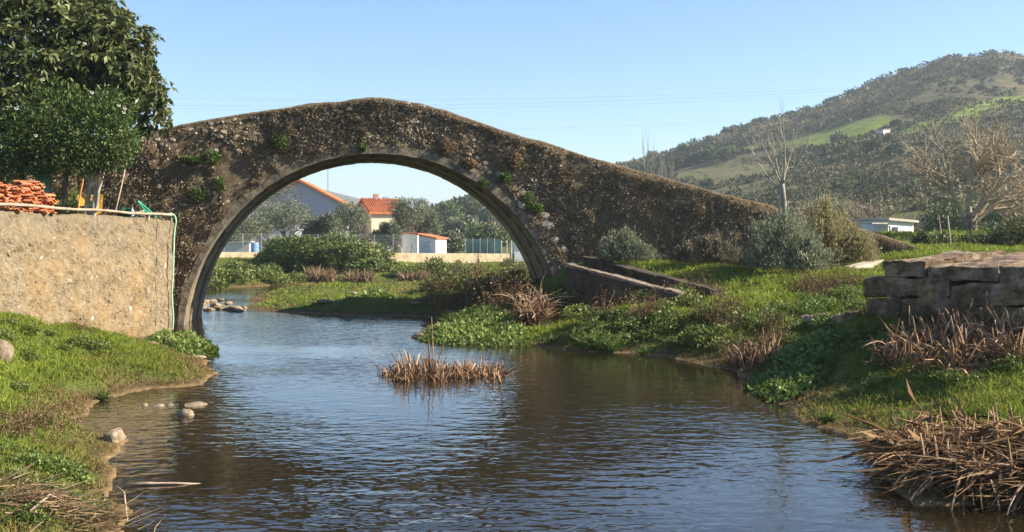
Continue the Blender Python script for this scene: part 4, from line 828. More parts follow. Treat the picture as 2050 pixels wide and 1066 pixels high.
for i in range(5):
    a = Vector(wd(932+i*14.4, 503, 82))-q0; b_ = Vector(wd(932+(i+1)*14.4, 503, 82))-q0; hh = 24/FPX*82
    MB().box(a.x, b_.x-.02, 0, .03, a.z-.3, a.z+hh).build('panel', M_SCREEN, gs_); MB().tube([(a.x, -.05, a.z-.3), (a.x, -.05, a.z+hh+.08)], .035, 5).build('post', M_POST, gs_)
for px, lb in [(1004, 'leftmost thin pale pole beside the low white hut'), (1015, 'middle thin pale pole beside the low white hut'), (1024, 'rightmost thin pale pole beside the low white hut')]:
    p = Vector(wd(px, 512, 80)); tag(MB().tube([(0, 0, -.3), (0, 0, 1.1)], .03, 5).build('fence_pole', M_WHITE, loc=p), lb, 'pole')
for px, y0, y1, d, r_, lb in [(1905, 432, 485, 30, .022, 'pale leaning stake in the hedge left of the spreading tree'), (1788, 452, 478, 40.2, .03, 'dark upright post standing before the white hut'), (1887, 430, 470, 33, .02, 'thin dark stake in the hedge above the slabs')]:
    a = Vector(wd(px, y1, d)); b_ = Vector(wd(px-8, y0, d)); tag(MB().tube([a-Vector((0, 0, .3)), b_], r_, 6).build('fence_stake', M_WOOD if px != 1788 else M_BARK), lb, 'stake')
# power lines high over the valley
M_CABLE = plain('cable', (.12, .14, .18), .5)
for i, (y0, y1, d) in enumerate([(200, 183, 190), (216, 188, 190), (222, 196, 190), (266, 240, 200)]):
    a = Vector(wd(100, y0-8, d)); b_ = Vector(wd(1720, y1-8, d+20)); pts = [a.lerp(b_, k/24) - Vector((0, 0, 4.2*4*(k/24)*(1-k/24)*.35)) for k in range(25)]
    tag(MB().tube(pts, .011, 4).build('power_line', M_CABLE), ['topmost', 'second highest', 'third highest', 'lowest'][i] + ' thin overhead power line crossing the sky behind the bridge', 'cable')

# ------------------------------------------------------------------ trees beyond the arch
M_OLIVE = foliage('olive_leaf', [(.04, .05, .026), (.085, .1, .055), (.14, .155, .095), (.21, .22, .15)], .2, .6, rnd=.1, gain=1.5)
M_OAK = foliage('evergreen_oak_leaf', [(.015, .028, .01), (.035, .055, .018), (.06, .085, .028), (.1, .12, .045)], .15, .6, rnd=.2, gain=1.6)
M_BRAMB = foliage('bramble_leaf', [(.025, .04, .01), (.06, .085, .02), (.1, .13, .03), (.15, .17, .05)], .25, .5, gain=1.5)
def olive(px, ytop, ybase, d, wpx, label, seed, mat=None, n=9000, leaf=.15):
    zt_ = wd(px, ytop, d)[2]; p = at(px, d); p.z = min(p.z, wd(px, ybase, d)[2]); h = zt_-p.z; rx = wpx*.66*d/FPX
    e = empty('olive_tree', p, label=label, cat='tree', group='olive trees beyond the arch'); r = np.random.default_rng(seed)
    V = []; F = []; tips = []
    for k in range(3): grow(V, F, Vector(((k-1)*.12, 0, -.3)), Vector(((k-1)*.35, r.normal()*.2, 1)).normalized(), h*.33, .13, 2, r, .6, (3, 3), .3, .1, .7, 4, .6, 5, tips)
    obj('trunk', vf_mesh('trunk', V, F), M_BARK, e)
    PP = []; DD = []
    for k in range(9):
        c0 = np.array([r.uniform(-.6, .6)*rx, r.uniform(-.5, .5)*rx, h*r.uniform(.42, .82)]); rr = rx*r.uniform(.3, .5)
        P, D = shell(n//9, r, rr, rr, min(rr, h*.22), seed+k, .6, .35, 3); PP.append(P+c0); DD.append(D)
    P = np.concatenate(PP); D = np.concatenate(DD); k = len(P)
    obj('crown', leaf_mesh('crown', P, D*.5 + r.normal(size=(k, 3))*.8 + np.array([0, 0, .3]), leaf*r.uniform(.6, 1.3, k), .42, np.clip(.45 + r.normal(size=k)*.25 + .3*(fbm(P[:, 0]*1.5, P[:, 1]*1.5, P[:, 2]*1.5, seed, 2)-.5), 0, 1), seed), mat or M_OLIVE, e)['kind'] = 'stuff'
for a in [(560, 366, 500, 86, 130, 'large olive tree at the left side of the arch opening', 301), (495, 420, 505, 80, 110, 'olive tree lowest at the left, just inside the arch ring', 302), (688, 400, 500, 84, 84, 'broad olive tree in the middle in front of the cream house', 303), (622, 432, 500, 80, 60, 'small round olive below the grey gable', 304),
          (825, 388, 508, 88, 76, 'tall olive tree to the right of the cream house', 305), (772, 442, 508, 82, 56, 'short dusky olive standing before the white outhouse', 306), (655, 425, 500, 80, 70, 'olive filling the gap between the small round one and the broad one', 307), (855, 420, 510, 92, 60, 'slim olive behind the white shed', 308), (455, 445, 510, 78, 80, 'bushy olive partly hidden by the left arch ring', 309)]: olive(*a)
for px, yt, yb, d, wpx, lb, sd_, mt in [(975, 435, 512, 110, 110, 'dark round-crowned tree behind the green screen', 321, M_OAK), (905, 455, 512, 96, 60, 'grey-brown bushy tree right of the white shed', 322, M_OLIVE), (893, 392, 470, 170, 80, 'dark tree on the hill foot seen high in the arch', 323, M_OAK), (945, 380, 460, 190, 90, 'rounded tree on the hill at the top right of the arch', 324, M_OAK), (990, 400, 460, 175, 70, 'tree on the hill beside the right arch ring', 325, M_OLIVE), (925, 425, 480, 140, 80, 'olive grey tree at the hill foot inside the arch', 326, M_OLIVE), (1045, 420, 500, 150, 90, 'tree partly behind the right arch ring', 327, M_OAK), (870, 430, 500, 120, 40, 'dark narrow cypress-like tree behind the shed', 328, M_OAK)]:
    zt_ = wd(px, yt, d)[2]; p = at(px, d); p.z = min(p.z, wd(px, yb, d)[2]); e = empty('valley_tree', p, label=lb, cat='tree', group='trees at the foot of the hill'); h = zt_-p.z; rx = wpx/2*d/FPX
    trunk_of([(0, 0, -.4), (0, 0, h*.5)], .2, .1, seed=sd_).build('trunk', M_BARK, e)
    o = obj('crown', bush_mesh('crown', rx, rx, h*.55, 5200, .3 if d < 130 else .42, sd_, .5, .55, .45, .3, True, freq=3.2), mt, e); o.location.z = h*.14; o['kind'] = 'stuff'
# the bramble bank
for px, py, d, rx, ry, rz, n, lb, sd_ in [(640, 557, 58, 3.3, 1.8, 1.75, 15000, 'high green bramble mound in the middle of the far bank', 331), (712, 560, 57, 2.3, 1.5, 1.5, 9000, 'bramble mound sloping down to the right of the high one', 332), (570, 545, 60, 1.7, 1.4, 1.35, 7000, 'lower dark bramble at the left shoulder of the high mound', 333), (740, 562, 55, 1.3, 1.0, .8, 4500, 'low bramble at the right foot of the mound', 334)]:
    p = at(px, d); p.z -= .2; plant('bramble_mound', bush_mesh('bramble_mound', rx, ry, rz, int(n*1.5), .15, sd_, .55, .6, .65, .35, True, freq=4), M_BRAMB, p, lb, 'bramble')

# ------------------------------------------------------------------ scrub and trees on the hill
r = np.random.default_rng(77)
M_SCRUB = foliage('hill_scrub', [(.02, .03, .012), (.045, .055, .022), (.085, .085, .04), (.13, .115, .065), (.17, .14, .09)], .1, .8, spec=.1, gain=1.45)
HT = []
for k in range(4):
    HT.append(bush_mesh('hill_tree', 1, 1, 1.05, 420, .34, 400+k, .6, .55, .5, .3, True, freq=3))
def pick_hill(n, pxr, ur):
    px = r.uniform(*pxr, n); u = r.random(n)*(ur[1]-ur[0]) + ur[0]
    rd = np.interp(px, RIDGE[:, 0], RIDGE[:, 2]); d0 = np.interp(px, [0, 900, 1200, 1700, 2400], [130, 110, 85, 62, 62]); d = d0 + (rd-d0)*u
    return (px-1025)/FPX*d, d, px, u
fields = [[(p.x, p.y) for p in f] for f in (FIELD1, FIELD2, FIELD3)]
def free(x, y): k = np.ones(x.shape, bool); [k.__iand__(~inside(x, y, f)) for f in fields]; return k
n = 21000; x, y, px, u = pick_hill(n, (780, 2350), (.1, 1.02)); keep = free(x + r.normal(size=n)*2, y + r.normal(size=n)*4) & (fbm(x*.035, y*.035, 0, 91, 3) + r.normal(size=n)*.07 > .4); x, y, u = x[keep], y[keep], u[keep]
z = height(x, y); nb = len(x); NLF = 18; sz = r.uniform(.25, 1.0, nb)*np.interp(u, [0, 1], [.6, 1.35])
D = norm(r.normal(size=(nb*NLF, 3))); D[:, 2] = np.abs(D[:, 2]); B = np.repeat(np.stack([x, y, z], -1), NLF, 0); S2 = np.repeat(sz, NLF)
P = B + D*(S2*r.uniform(.5, 1.05, nb*NLF))[:, None]*np.array([1.15, 1.15, .95]); kk = len(P)
tn = np.repeat(np.clip(.32 + (fbm(x*.02, y*.02, 0, 93, 3)-.5)*1.8 + r.normal(size=nb)*.2, 0, 1), NLF) + r.normal(size=kk)*.12
tag(obj('hillside_scrub', leaf_mesh('hillside_scrub', P, D*.7 + r.normal(size=(kk, 3))*.6, S2*r.uniform(.5, .95, kk), .6, np.clip(tn, 0, 1), 5), M_SCRUB), 'dense scrub covering the slopes of the hill', None, None, 'stuff')
n = 900; x, y, px, u = pick_hill(n, (850, 2120), (.1, 1.0)); keep = free(x, y) & (fbm(x*.02, y*.02, 0, 95, 3) > .47); x, y, u, px = x[keep][:230], y[keep][:230], u[keep][:230], px[keep][:230]; z = height(x, y)
HL = {0: ('round dark green tree among the scrub on the upper slope of the hill', 'dark trees on the upper hill'), 1: ('round dark green tree among the scrub on the lower slope of the hill', 'dark trees on the lower hill'), 2: ('grey-green olive-like tree among the scrub on the hillside', 'grey trees on the hillside')}
HTG = [me.copy() for me in HT]
for i in range(len(x)):
    grey = r.random() < .35; s_ = r.uniform(.45, 1.5)*np.interp(u[i], [0, 1], [.7, 1.35]); kd = 2 if grey else (0 if u[i] > .5 else 1)
    plant('hillside_tree', (HTG if grey else HT)[i % 4], M_OLIVE if grey else M_OAK, (x[i], y[i], z[i]-.15), HL[kd][0], 'tree', HL[kd][1], r.random()*6, (s_, s_, s_*r.uniform(.8, 1.2)), 'crown')
for px, py, sc_, lb in [(1680, 285, 3.2, 'lone rounded grey tree standing in the green field on the hill'), (1420, 322, 4.6, 'big dark evergreen left of the green hill field'), (1460, 320, 4.2, 'dark evergreen touching the left end of the green hill field'), (1385, 330, 3.6, 'dark evergreen furthest left below the green hill field'), (1790, 312, 3, 'dark bush below the tiny hillside shed'), (1745, 300, 2.6, 'dark bush left of the tiny hillside shed'), (1860, 290, 2.6, 'dark bush right of the tiny hillside shed'),
                        (2005, 106, 3.4, 'tall tree crowning the top of the hill')]:
    p = hit(px, py); p.z -= .2; plant('hillside_tree', HT[px % 4] if 'grey' not in lb else HTG[0], M_OAK, p, lb, 'tree', None, px, (sc_*.6, sc_*.6, sc_*.6), 'crown')
# hedge and bushes on the flat behind the ramp
M_HEDGE = foliage('hedge_leaf', [(.03, .04, .012), (.06, .08, .022), (.1, .115, .035), (.16, .14, .07)], .2, .6, gain=1.25)
for px, d, rx, rz, n, lb, sd_, mt in [(1960, 31, .9, .5, 4500, 'brownish hedge bush in front of the spreading bare tree', 511, M_HEDGE), (2050, 30, 1.1, .8, 5200, 'large green hedge bush at the right edge above the slabs', 512, M_HEDGE), (1880, 31, .7, .45, 3200, 'low dark hedge bush right of the bridge end', 513, M_HEDGE), (1850, 30.3, .4, .42, 1500, 'small dark bush at the very end of the bridge', 514, M_OAK), (1700, 62, 1.7, 1.9, 3500, 'glossy dark bush among the bare thickets behind the ramp', 515, M_OAK), (1820, 60, 1.9, 2.0, 3500, 'dark evergreen bush behind the white hut', 516, M_OAK), (1590, 60, 1.8, 1.8, 3500, 'dark bush behind the ramp near the sapling', 517, M_OAK),
                                      (1480, 75, 2.2, 2.2, 3500, 'olive-green bush peeping above the ramp', 518, M_OLIVE), (1560, 80, 2.4, 2.4, 3500, 'grey-green bush above the ramp left of the sapling', 519, M_OLIVE), (1660, 85, 2.8, 2.8, 4000, 'broad grey-green bush further up behind the thickets', 520, M_OLIVE), (1900, 70, 2.6, 2.4, 4000, 'dark green bush behind the spreading tree', 521, M_OAK), (2020, 75, 3, 2.8, 4000, 'dark bush at the right edge behind the spreading tree', 522, M_OAK)]:
    p = at(px, d); p.z -= .1; plant('hedge_bush', bush_mesh('hedge_bush', rx, rx*.8, rz, n, .1 if d < 40 else .24, sd_, .5, .5, .5, .3, True, freq=3), mt, p, lb, 'bush')

# ------------------------------------------------------------------ stones
M_BOUL = mottled('river_boulder', [(.13, .095, .06), (.25, .19, .125), (.38, .31, .22)], 5, .85, bstr=.6, bdist=.02, rnd=.2)
BOUL = [rock_mesh('boulder', 120+i, 3, .62, .35) for i in range(6)]
for i, (px, py, sx, sz, lb) in enumerate([(-6, 716, .3, .3, 'pale boulder lying in the grass at the left edge'), (228, 884, .2, .17, 'rounded tan stone at the edge of the sandy shallows'), (372, 827, .19, .17, 'dark rounded stone standing furthest out in the left shallows'), (390, 808, .26, .11, 'flat-topped wedge stone in the left shallows'), (340, 808, .12, .1, 'small tan stone beside the flat wedge stone'), (317, 810, .13, .1, 'small brown stone in the shallows, second from the twigs'),
                                          (290, 809, .1, .09, 'dark little stone caught among twigs in the shallows'), (725, 722, .15, .05, 'flat wet stone left of the cut reeds'), (752, 714, .1, .04, 'small flat wet stone farther out beyond the cut reeds'), (840, 674, .3, .18, 'brown boulder at the tip of the cress bed under the arch'), (350, 676, .3, .12, 'pale stone half buried in the left cress bed'), (300, 712, .26, .08, 'flat brown stone at the foot of the left cress bed'),
                                          (398, 716, .22, .06, 'flat stone in the water in front of the left cress bed'), (345, 708, .14, .06, 'small flat stone at the left bank edge'), (250, 915, .12, .05, 'small sunken stone below the rounded tan stone'), (576, 796, .05, .03, 'tiny stone breaking the surface in mid-river')]):
    x, y = wp(px, py, .02); z = max(gz(x, y), -.04) if i not in (0,) else gz(x, y)
    if i == 0: q = hit(px, py); x, y, z = q
    tag(obj('river_stone', BOUL[i % 6], M_BOUL, None, (x, y, z+sz*.12), (0, 0, i*1.3), (sx*1.2, sx, sz*1.7)), lb, 'stone')
rr = random.Random(8)
for i, (px, py, sz) in enumerate(sorted([(396, 612, .45), (412, 606, .4), (432, 614, .5), (446, 620, .42), (468, 621, .5), (405, 618, .3), (458, 609, .35), (425, 604, .3), (490, 618, .2), (440, 602, .25), (418, 622, .3), (478, 624, .28)])):
    x, y = wp(px, py); tag(obj('rapids_stone', BOUL[(i*5) % 6], M_BOUL, None, (x, y, .02), (0, 0, i), (sz, sz*.8, sz*.62)), 'brown stone in the rapids behind the left arch foot, ' + nth(i) + ' from the left', 'stone', 'stones in the rapids')
for px, py, sz, lb in [(706, 588, .4, 'white stone in the middle of the grassy island'), (650, 604, .45, 'pale flat stone at the front of the grassy island'), (833, 608, .3, 'small pale stone at the right of the grassy island'), (470, 580, .35, 'tan stone at the far edge of the channel')]:
    q = hit(px, py, 29); tag(obj('field_stone', BOUL[px % 6], M_GWW, None, q, (0, 0, px), (sz, sz*.7, sz*.45)), lb, 'stone')
st = MB().tube([(*wp(246, 974), .012), (*wp(300, 972), .014), (*wp(350, 971), .012), (*wp(402, 968), -.005)], [.011, .013, .011, .006], 6); tag(st.build('floating_stick', M_WOOD, smooth=True), 'long thin pale stick floating on the water at lower left', 'stick')

# ------------------------------------------------------------------ reeds
M_REED = mottled('dry_reed', [(.13, .065, .03), (.29, .17, .09), (.55, .4, .25)], 9, .85, bstr=.3, bdist=.005, rnd=.6, lo=.35, hi=.65, stretch=(1, 1, .2))
def stalk_mesh(name, L, w_, bend, seed):
    r = random.Random(seed); n = 5; V = []; F = []
    for k in range(n+1):
        tt = k/n; x = bend*L*tt**2.2; z = L*(tt - .35*abs(bend)*tt**2.5); ww = w_*(1-.55*tt)*(1 + .25*r.uniform(-1, 1)); 
        for q in range(4): a = q*math.pi/2 + tt*1.2; V.append((x + math.cos(a)*ww*.5, math.sin(a)*ww*.28, z))
    for k in range(n):
        for q in range(4): F.append((k*4+q, k*4+(q+1) % 4, k*4+4+(q+1) % 4, k*4+4+q))
    F.append((n*4, n*4+1, n*4+2, n*4+3)); me = bpy.data.meshes.new(name); me.from_pydata(V, [], F); me.update(); me.materials.append(M_REED); return me
STUMP = [stalk_mesh('reed_stalk', L, .042, b_, i) for i, (L, b_) in enumerate([(.3, .03), (.36, .1), (.26, -.12), (.33, .2), (.4, 0), (.3, .32)])]
LONG = [stalk_mesh('reed_leaf', L, .04, b_, 20+i) for i, (L, b_) in enumerate([(.5, .9), (.55, .6), (.4, 1.1), (.5, 1.2), (.4, .3), (.6, .8)])]
def droop_mesh(name, L, w_, rise, fall, seed):      # a broken reed that lies out sideways and hangs over
    r = random.Random(seed); n = 7; V = []; F = []
    for k in range(n+1):
        tt = k/n; x = L*tt*(1-.35*tt); z = rise*math.sin(min(1, tt*1.8)*math.pi/2) - fall*tt**2; y = .018*math.sin(tt*3+seed); ww = w_*(1-.6*tt)*(1+.2*r.uniform(-1, 1))
        for q in range(4): a = q*math.pi/2 + tt*1.5; V.append((x, y + math.cos(a)*ww*.5, z + math.sin(a)*ww*.3))
    for k in range(n):
        for q in range(4): F.append((k*4+q, k*4+(q+1) % 4, k*4+4+(q+1) % 4, k*4+4+q))
    me = bpy.data.meshes.new(name); me.from_pydata(V, [], F); me.update(); me.materials.append(M_REED); return me
DROOP = [droop_mesh('reed_leaf', L, w_, ri, fa, i) for i, (L, w_, ri, fa) in enumerate([(.75, .036, .04, .24), (.9, .03, .02, .2), (.6, .042, .06, .3), (.8, .034, .0, .24), (.5, .044, .08, .32), (1.0, .03, .02, .26)])]
def reeds(name, p, label, pts, meshes, seed, lean=.3, scale=(.7, 1.2), aim=None, litter=1400):
    e = empty(name, p, label=label, cat='reeds'); r = random.Random(seed)
    for i, (x, y, z, h) in enumerate(pts):
        o = obj('reed_stalk', meshes[i % len(meshes)], None, e, (x-p[0], y-p[1], z-p[2]))
        rz = r.random()*6.28 if aim is None else aim + r.gauss(0, .36)
        o.rotation_euler = (r.gauss(0, lean), r.gauss(0, lean) , rz); s_ = h*r.uniform(*scale); o.scale = (r.uniform(.7, 1.4), r.uniform(.7, 1.4), s_) if aim is None else (s_,)*3
    if litter:
        rr_ = np.random.default_rng(seed+50); A_ = np.array([(x-p[0], y-p[1], max(z, .0)) for x, y, z, h in pts]); k = rr_.integers(0, len(A_), litter)
        P = A_[k] + rr_.normal(size=(litter, 3))*np.array([.07, .07, .0]); P[:, 2] -= rr_.random(litter)*.06
        D = np.stack([rr_.normal(size=litter)*.8, rr_.normal(size=litter)*.8 - .2, rr_.random(litter)*1.1 - .1], -1)
        LL = rr_.uniform(.08, .3, litter)*np.mean(scale)
        if aim is not None: D = np.stack([math.cos(aim) + rr_.normal(size=litter)*.4, math.sin(aim) + rr_.normal(size=litter)*.4, rr_.normal(size=litter)*.25 - .12], -1); LL = LL*2.6; P[:, 2] += .05
        obj('reed_litter', blade_mesh('reed_litter', P, D, LL, rr_.uniform(.008, .02, litter), np.clip(rr_.normal(size=litter)*.25+.42, 0, 1), seed, 1.0), M_LITT, e)['kind'] = 'stuff'
    return e
M_LITT = foliage('reed_litter', [(.05, .03, .016), (.15, .09, .045), (.28, .18, .1), (.42, .31, .2)], .1, .9, spec=.1)
r = np.random.default_rng(66)
x, y = wp(892, 752); pts = []
for k in range(270):
    px = 775 + 235*r.random(); py = 752 + r.normal()*6 + 8*(r.random()-.5); a, b_ = wp(px, py); hh = np.interp(px, [775, 800, 820, 845, 866, 880, 900, 1000, 1010], [.45, .9, 1.0, .75, 1.0, .85, .85, .7, .4])
    pts.append((a, b_, -.05, hh*r.uniform(.6, 1.1)))
for px, hh in [(815, 1.55), (829, 1.5), (866, 2.1), (869, 1.8), (863, 1.5), (780, .8)]: a, b_ = wp(px, 752); pts.append((a, b_, -.05, hh))
reeds('cut_reed_clump', (x, y, 0), 'clump of cut brown reed stumps standing in the middle of the river', pts, STUMP, 1, .22)
a, b_ = wp(868, 752); tag(MB().tube([(a, b_, 0), (a-.01, b_, .4), (a-.03, b_, .86)], [.01, .008, .004], 5).build('tall_dead_stem', M_REED), 'tall thin dead stem rising out of the cut reeds', 'stem')
def pile(name, label, poly, n, seed, meshes, aim, lean, sc_, zr, d0=6.0):
    r = np.random.default_rng(seed); pts = []
    xs = [p[0] for p in poly]; ys = [p[1] for p in poly]
    while len(pts) < n:
        px, py = r.uniform(min(xs), max(xs)), r.uniform(min(ys), max(ys))
        if inside(np.array([px]), np.array([py]), poly)[0]:
            q = hit(px, py, d0); z = max(q.z, 0.0) + r.uniform(*zr); pts.append((q.x, q.y, z, 1.0))
    c0 = np.mean(pts, 0); return reeds(name, (c0[0], c0[1], 0), label, pts, meshes, seed, lean, sc_, aim, n*10)
pile('broken_reed_pile', 'flattened heap of broken pale reeds drooping into the water at lower right', [(1790, 900), (1850, 872), (1960, 880), (2060, 885), (2150, 920), (2150, 1000), (2040, 1005), (1920, 990), (1830, 965), (1775, 930)], 300, 3, DROOP + STUMP[:3], math.pi*1.25, .14, (.55, .95), (.03, .2))
pile('dry_reed_pile', 'big heap of dry reddish reeds below the stone slabs', [(1740, 735), (1800, 700), (1860, 680), (2000, 672), (2090, 670), (2090, 735), (1960, 745), (1830, 752)], 300, 5, STUMP + DROOP[:3] + STUMP, None, .42, (.55, 1.2), (.0, .2))
pile('dry_reed_fringe', 'short brown reed fringe at the waterline left of the right-hand cress bed', [(1450, 728), (1550, 705), (1565, 730), (1490, 745)], 90, 7, STUMP, None, .3, (.5, .95), (0, .05))
pile('straw_coloured_reeds', 'tall straw-coloured reed tuft below the right foot of the arch', [(1035, 640), (1100, 636), (1095, 660), (1040, 662)], 130, 9, LONG, None, .45, (.8, 1.5), (0, .3))
for px0, px1, py, sd_, lb in [(612, 672, 566, 11, 'left dry reed fringe on the far channel bank'), (692, 745, 566, 12, 'middle dry reed fringe on the far channel bank'), (800, 860, 564, 13, 'right dry reed fringe on the far channel bank')]:
    n = 420; rr_ = np.random.default_rng(sd_); px = rr_.uniform(px0, px1, n); d = rr_.uniform(50.2, 51.6, n); x = (px-1025)/FPX*d; z = np.maximum(height(x, d), 0)
    D = np.stack([rr_.normal(size=n)*.5, rr_.normal(size=n)*.5, np.ones(n)], -1)
    plant('reed_fringe', blade_mesh('reed_fringe', np.stack([x-x.mean(), d-50.9, z], -1), D, rr_.uniform(.25, .75, n), .05, rr_.random(n)*.6+.35, sd_), M_DRY, (x.mean(), 50.9, 0), lb, 'reeds')

# ------------------------------------------------------------------ leafy plants on the banks
M_CRESS = foliage('cress_leaf', [(.04, .07, .012), (.085, .13, .022), (.14, .19, .04), (.22, .26, .085)], .3, .45, gain=1.25)
M_NETTLE = foliage('nettle_leaf', [(.025, .045, .01), (.06, .095, .018), (.1, .14, .03), (.15, .185, .055)], .25, .5, rnd=.12, gain=1.7)
def carpet(name, label, cpx, poly, n, leaf, hgt, seed, mat, cat='plant', d0=6.0, zmin=.0):
    r = np.random.default_rng(seed); W = [wp(px, py, .05) for px, py in poly]; xs = [p[0] for p in W]; ys = [p[1] for p in W]; X = []; 
    while sum(len(a) for a in X) < n:
        x, y = r.uniform(min(xs), max(xs), n), r.uniform(min(ys), max(ys), n); k = inside(x, y, W); X.append(np.stack([x[k], y[k]], -1))
    X = np.concatenate(X)[:n]; z = np.maximum(height(X[:, 0], X[:, 1]), zmin); dm = fbm(X[:, 0]*3, X[:, 1]*3, 0, seed, 3); e = seg_dist(X[:, 0], X[:, 1], W, True)
    hh = hgt*sst(0, .35, e)*(.35+1.1*dm); P = np.stack([X[:, 0], X[:, 1], z + hh*r.random(n)**.6 + .01], -1)
    c0 = np.array([P[:, 0].mean(), P[:, 1].mean(), 0]); P = P - c0
    return plant(name, leaf_mesh(name, P, r.normal(size=(n, 3)) + np.array([0, -.2, .9]), leaf*r.uniform(.6, 1.3, n), .7, np.clip(.25+.5*(P[:, 2]-z)/hgt + r.normal(size=n)*.2, 0, 1), seed), mat, c0, label, cat)
carpet('watercress_bed', 'round bed of bright watercress at the foot of the garden wall', 0, [(270, 690), (300, 676), (360, 670), (410, 680), (440, 700), (400, 712), (330, 710), (285, 702)], 2600, .085, .18, 601, M_CRESS)
carpet('watercress_bed', 'long bright watercress bed at the water below the right foot of the arch', 0, [(835, 676), (870, 652), (950, 640), (1040, 650), (1075, 670), (1060, 692), (960, 690), (880, 686)], 4200, .085, .13, 602, M_CRESS)
carpet('watercress_bed', 'dark green watercress bed jutting into the river at right', 0, [(1492, 770), (1520, 745), (1600, 735), (1680, 740), (1700, 765), (1620, 800), (1540, 800)], 3600, .07, .14, 603, M_NETTLE)
carpet('watercress_bed', 'pale cress patch on the grassy island', 0, [(715, 612), (760, 600), (790, 604), (770, 616)], 700, .12, .2, 604, M_CRESS)
WEED = [bush_mesh('weed', .5, .5, .38, 620, .1, 620+k, .55, .5, .45, .4, True, freq=3) for k in range(5)]
NETT = [bush_mesh('nettle', .5, .5, .42, 800, .085, 630+k, .5, .55, .4, .35, True, freq=3) for k in range(4)]
DRYT = []
for k in range(5):                            # dead stalks with small seed heads
    rr_ = np.random.default_rng(640+k); n = 34; D = np.stack([rr_.normal(size=n)*.35, rr_.normal(size=n)*.35, np.ones(n)], -1); L = rr_.uniform(.25, .8, n); P = rr_.normal(size=(n, 3))*.12; P[:, 2] = 0
    m1 = blade_mesh('x', P, D, L, .012, np.full(n, .55), k); V1 = np.empty(len(m1.vertices)*3, np.float32); m1.vertices.foreach_get('co', V1); bpy.data.meshes.remove(m1)
    n2 = 420; ix = rr_.integers(0, n, n2); Q = P[ix] + norm(D)[ix]*(L[ix]*rr_.uniform(.4, 1.05, n2))[:, None] + rr_.normal(size=(n2, 3))*.035
    lf = leaf_arrays(Q, rr_.normal(size=(n2, 3))+np.array([0, 0, .5]), rr_.uniform(.02, .06, n2), .5, rr_)
    V1 = V1.reshape(-1, 5, 3); q4 = np.stack([V1[:, 0], V1[:, 1], V1[:, 2], V1[:, 4]], 1).reshape(-1, 3); q5 = np.stack([V1[:, 4], V1[:, 2], V1[:, 3], V1[:, 3]*.999], 1).reshape(-1, 3)
    VV = np.concatenate([q4, q5, lf]); nf = len(VV)//4; DRYT.append(mesh_np('dead_weed', VV, np.arange(len(VV)).reshape(-1, 4), np.clip(rr_.normal(size=nf)*.22+.5, 0, 1)))
M_DEAD = foliage('dead_weed', [(.06, .035, .02), (.13, .08, .045), (.22, .145, .085), (.3, .22, .13)], .15, .85, spec=.1, rnd=.2)
r = np.random.default_rng(88)
def scatter(kind, spots, label, group, sc_=(.7, 1.2)):
    for i_, (px, py) in enumerate(sorted(spots)):
        q = hit(px, py, 6); s_ = r.uniform(*sc_); me, mt, nm = {'w': (WEED[r.integers(5)], M_GREEN, 'weed_clump'), 'n': (NETT[r.integers(4)], M_NETTLE, 'nettle_clump'), 'd': (DRYT[r.integers(5)], M_DEAD, 'dead_weed')}[kind]
        plant(nm, me, mt, (q.x, q.y, q.z-.04), label + ', ' + nth(i_) + ' from the left', 'weed', group, r.random()*6.28, (s_, s_, s_*r.uniform(.7, 1.0)))
scatter('w', [(1370, 592), (1350, 600), (1300, 612), (1270, 605), (1235, 612), (1330, 600), (1185, 605), (1390, 598), (1090, 600), (1120, 590), (1140, 610), (1110, 630), (1160, 640), (1190, 650), (1230, 640), (1210, 670), (1260, 660), (1330, 650), (1300, 680), (1350, 690), (1400, 690), (1250, 690), (1160, 680), (1390, 660), (1340, 640), (1450, 700), (1430, 680), (1100, 660), (1180, 660), (1480, 690), (1200, 690), (1360, 605), (1380, 620), (1330, 620), (1420, 640), (1480, 650) ], 'lush green weed clump on the right bank below the channel', 'green weeds on the right bank', (.45, .95))
scatter('n', [(1605, 625), (1635, 622), (1665, 620), (1700, 618), (1725, 622), (1610, 600), (1650, 605), (1690, 600), (1540, 640), (1570, 650), (1600, 660), (1640, 655), (1520, 660), (1660, 665), (1560, 625), (1690, 650), (1620, 635), (1250, 630), (1230, 650), (1330, 665), (1590, 690)], 'dark nettle-like clump on the grassy right bank', 'dark nettle clumps on the right bank', (.35, .7))
scatter('d', [(1290, 605), (1345, 598), (1370, 600), (1160, 612), (1340, 615), (1180, 620), (1200, 600), (1300, 630), (1320, 610), (1415, 600), (1430, 590), (1440, 650), (1455, 670), (1410, 650), (1560, 700), (1545, 690), (1550, 670), (1280, 640), (1240, 610), (1400, 585), (1470, 720), (1520, 720), (1310, 645), (1210, 640), (1465, 640), (1100, 625)], 'brown dead weed stalks among the green growth on the right bank', 'dead weeds on the right bank', (.55, .95))
scatter('d', [(1600, 585), (1625, 582), (1645, 580), (1665, 578), (1690, 575), (1710, 572), (1635, 592), (1675, 590), (1650, 600), (1680, 615), (1700, 605), (1730, 640), (1830, 650), (1860, 640), (1900, 650), (1930, 640), (1870, 620), (1820, 620), (1960, 655), (1800, 640), (1890, 610)], 'brown dead weed around the foot of the stone slabs', 'dead weeds below the slabs', (.45, .8))
scatter('n', [(1770, 690), (1740, 670), (1800, 700), (1720, 760), (1760, 770), (1690, 770), (1850, 755), (1900, 760), (1960, 760), (2020, 745), (1700, 700), (1720, 685), (1660, 720)], 'dark leafy clump near the dry reed heap', 'dark clumps by the reed heap', (.25, .5))
scatter('n', [(60, 930), (110, 950), (30, 960), (150, 965), (90, 990), (20, 1020), (140, 1010), (60, 1050), (180, 1040), (10, 905)], 'leafy green clump in the near left corner', 'near left leafy clumps', (.25, .42))
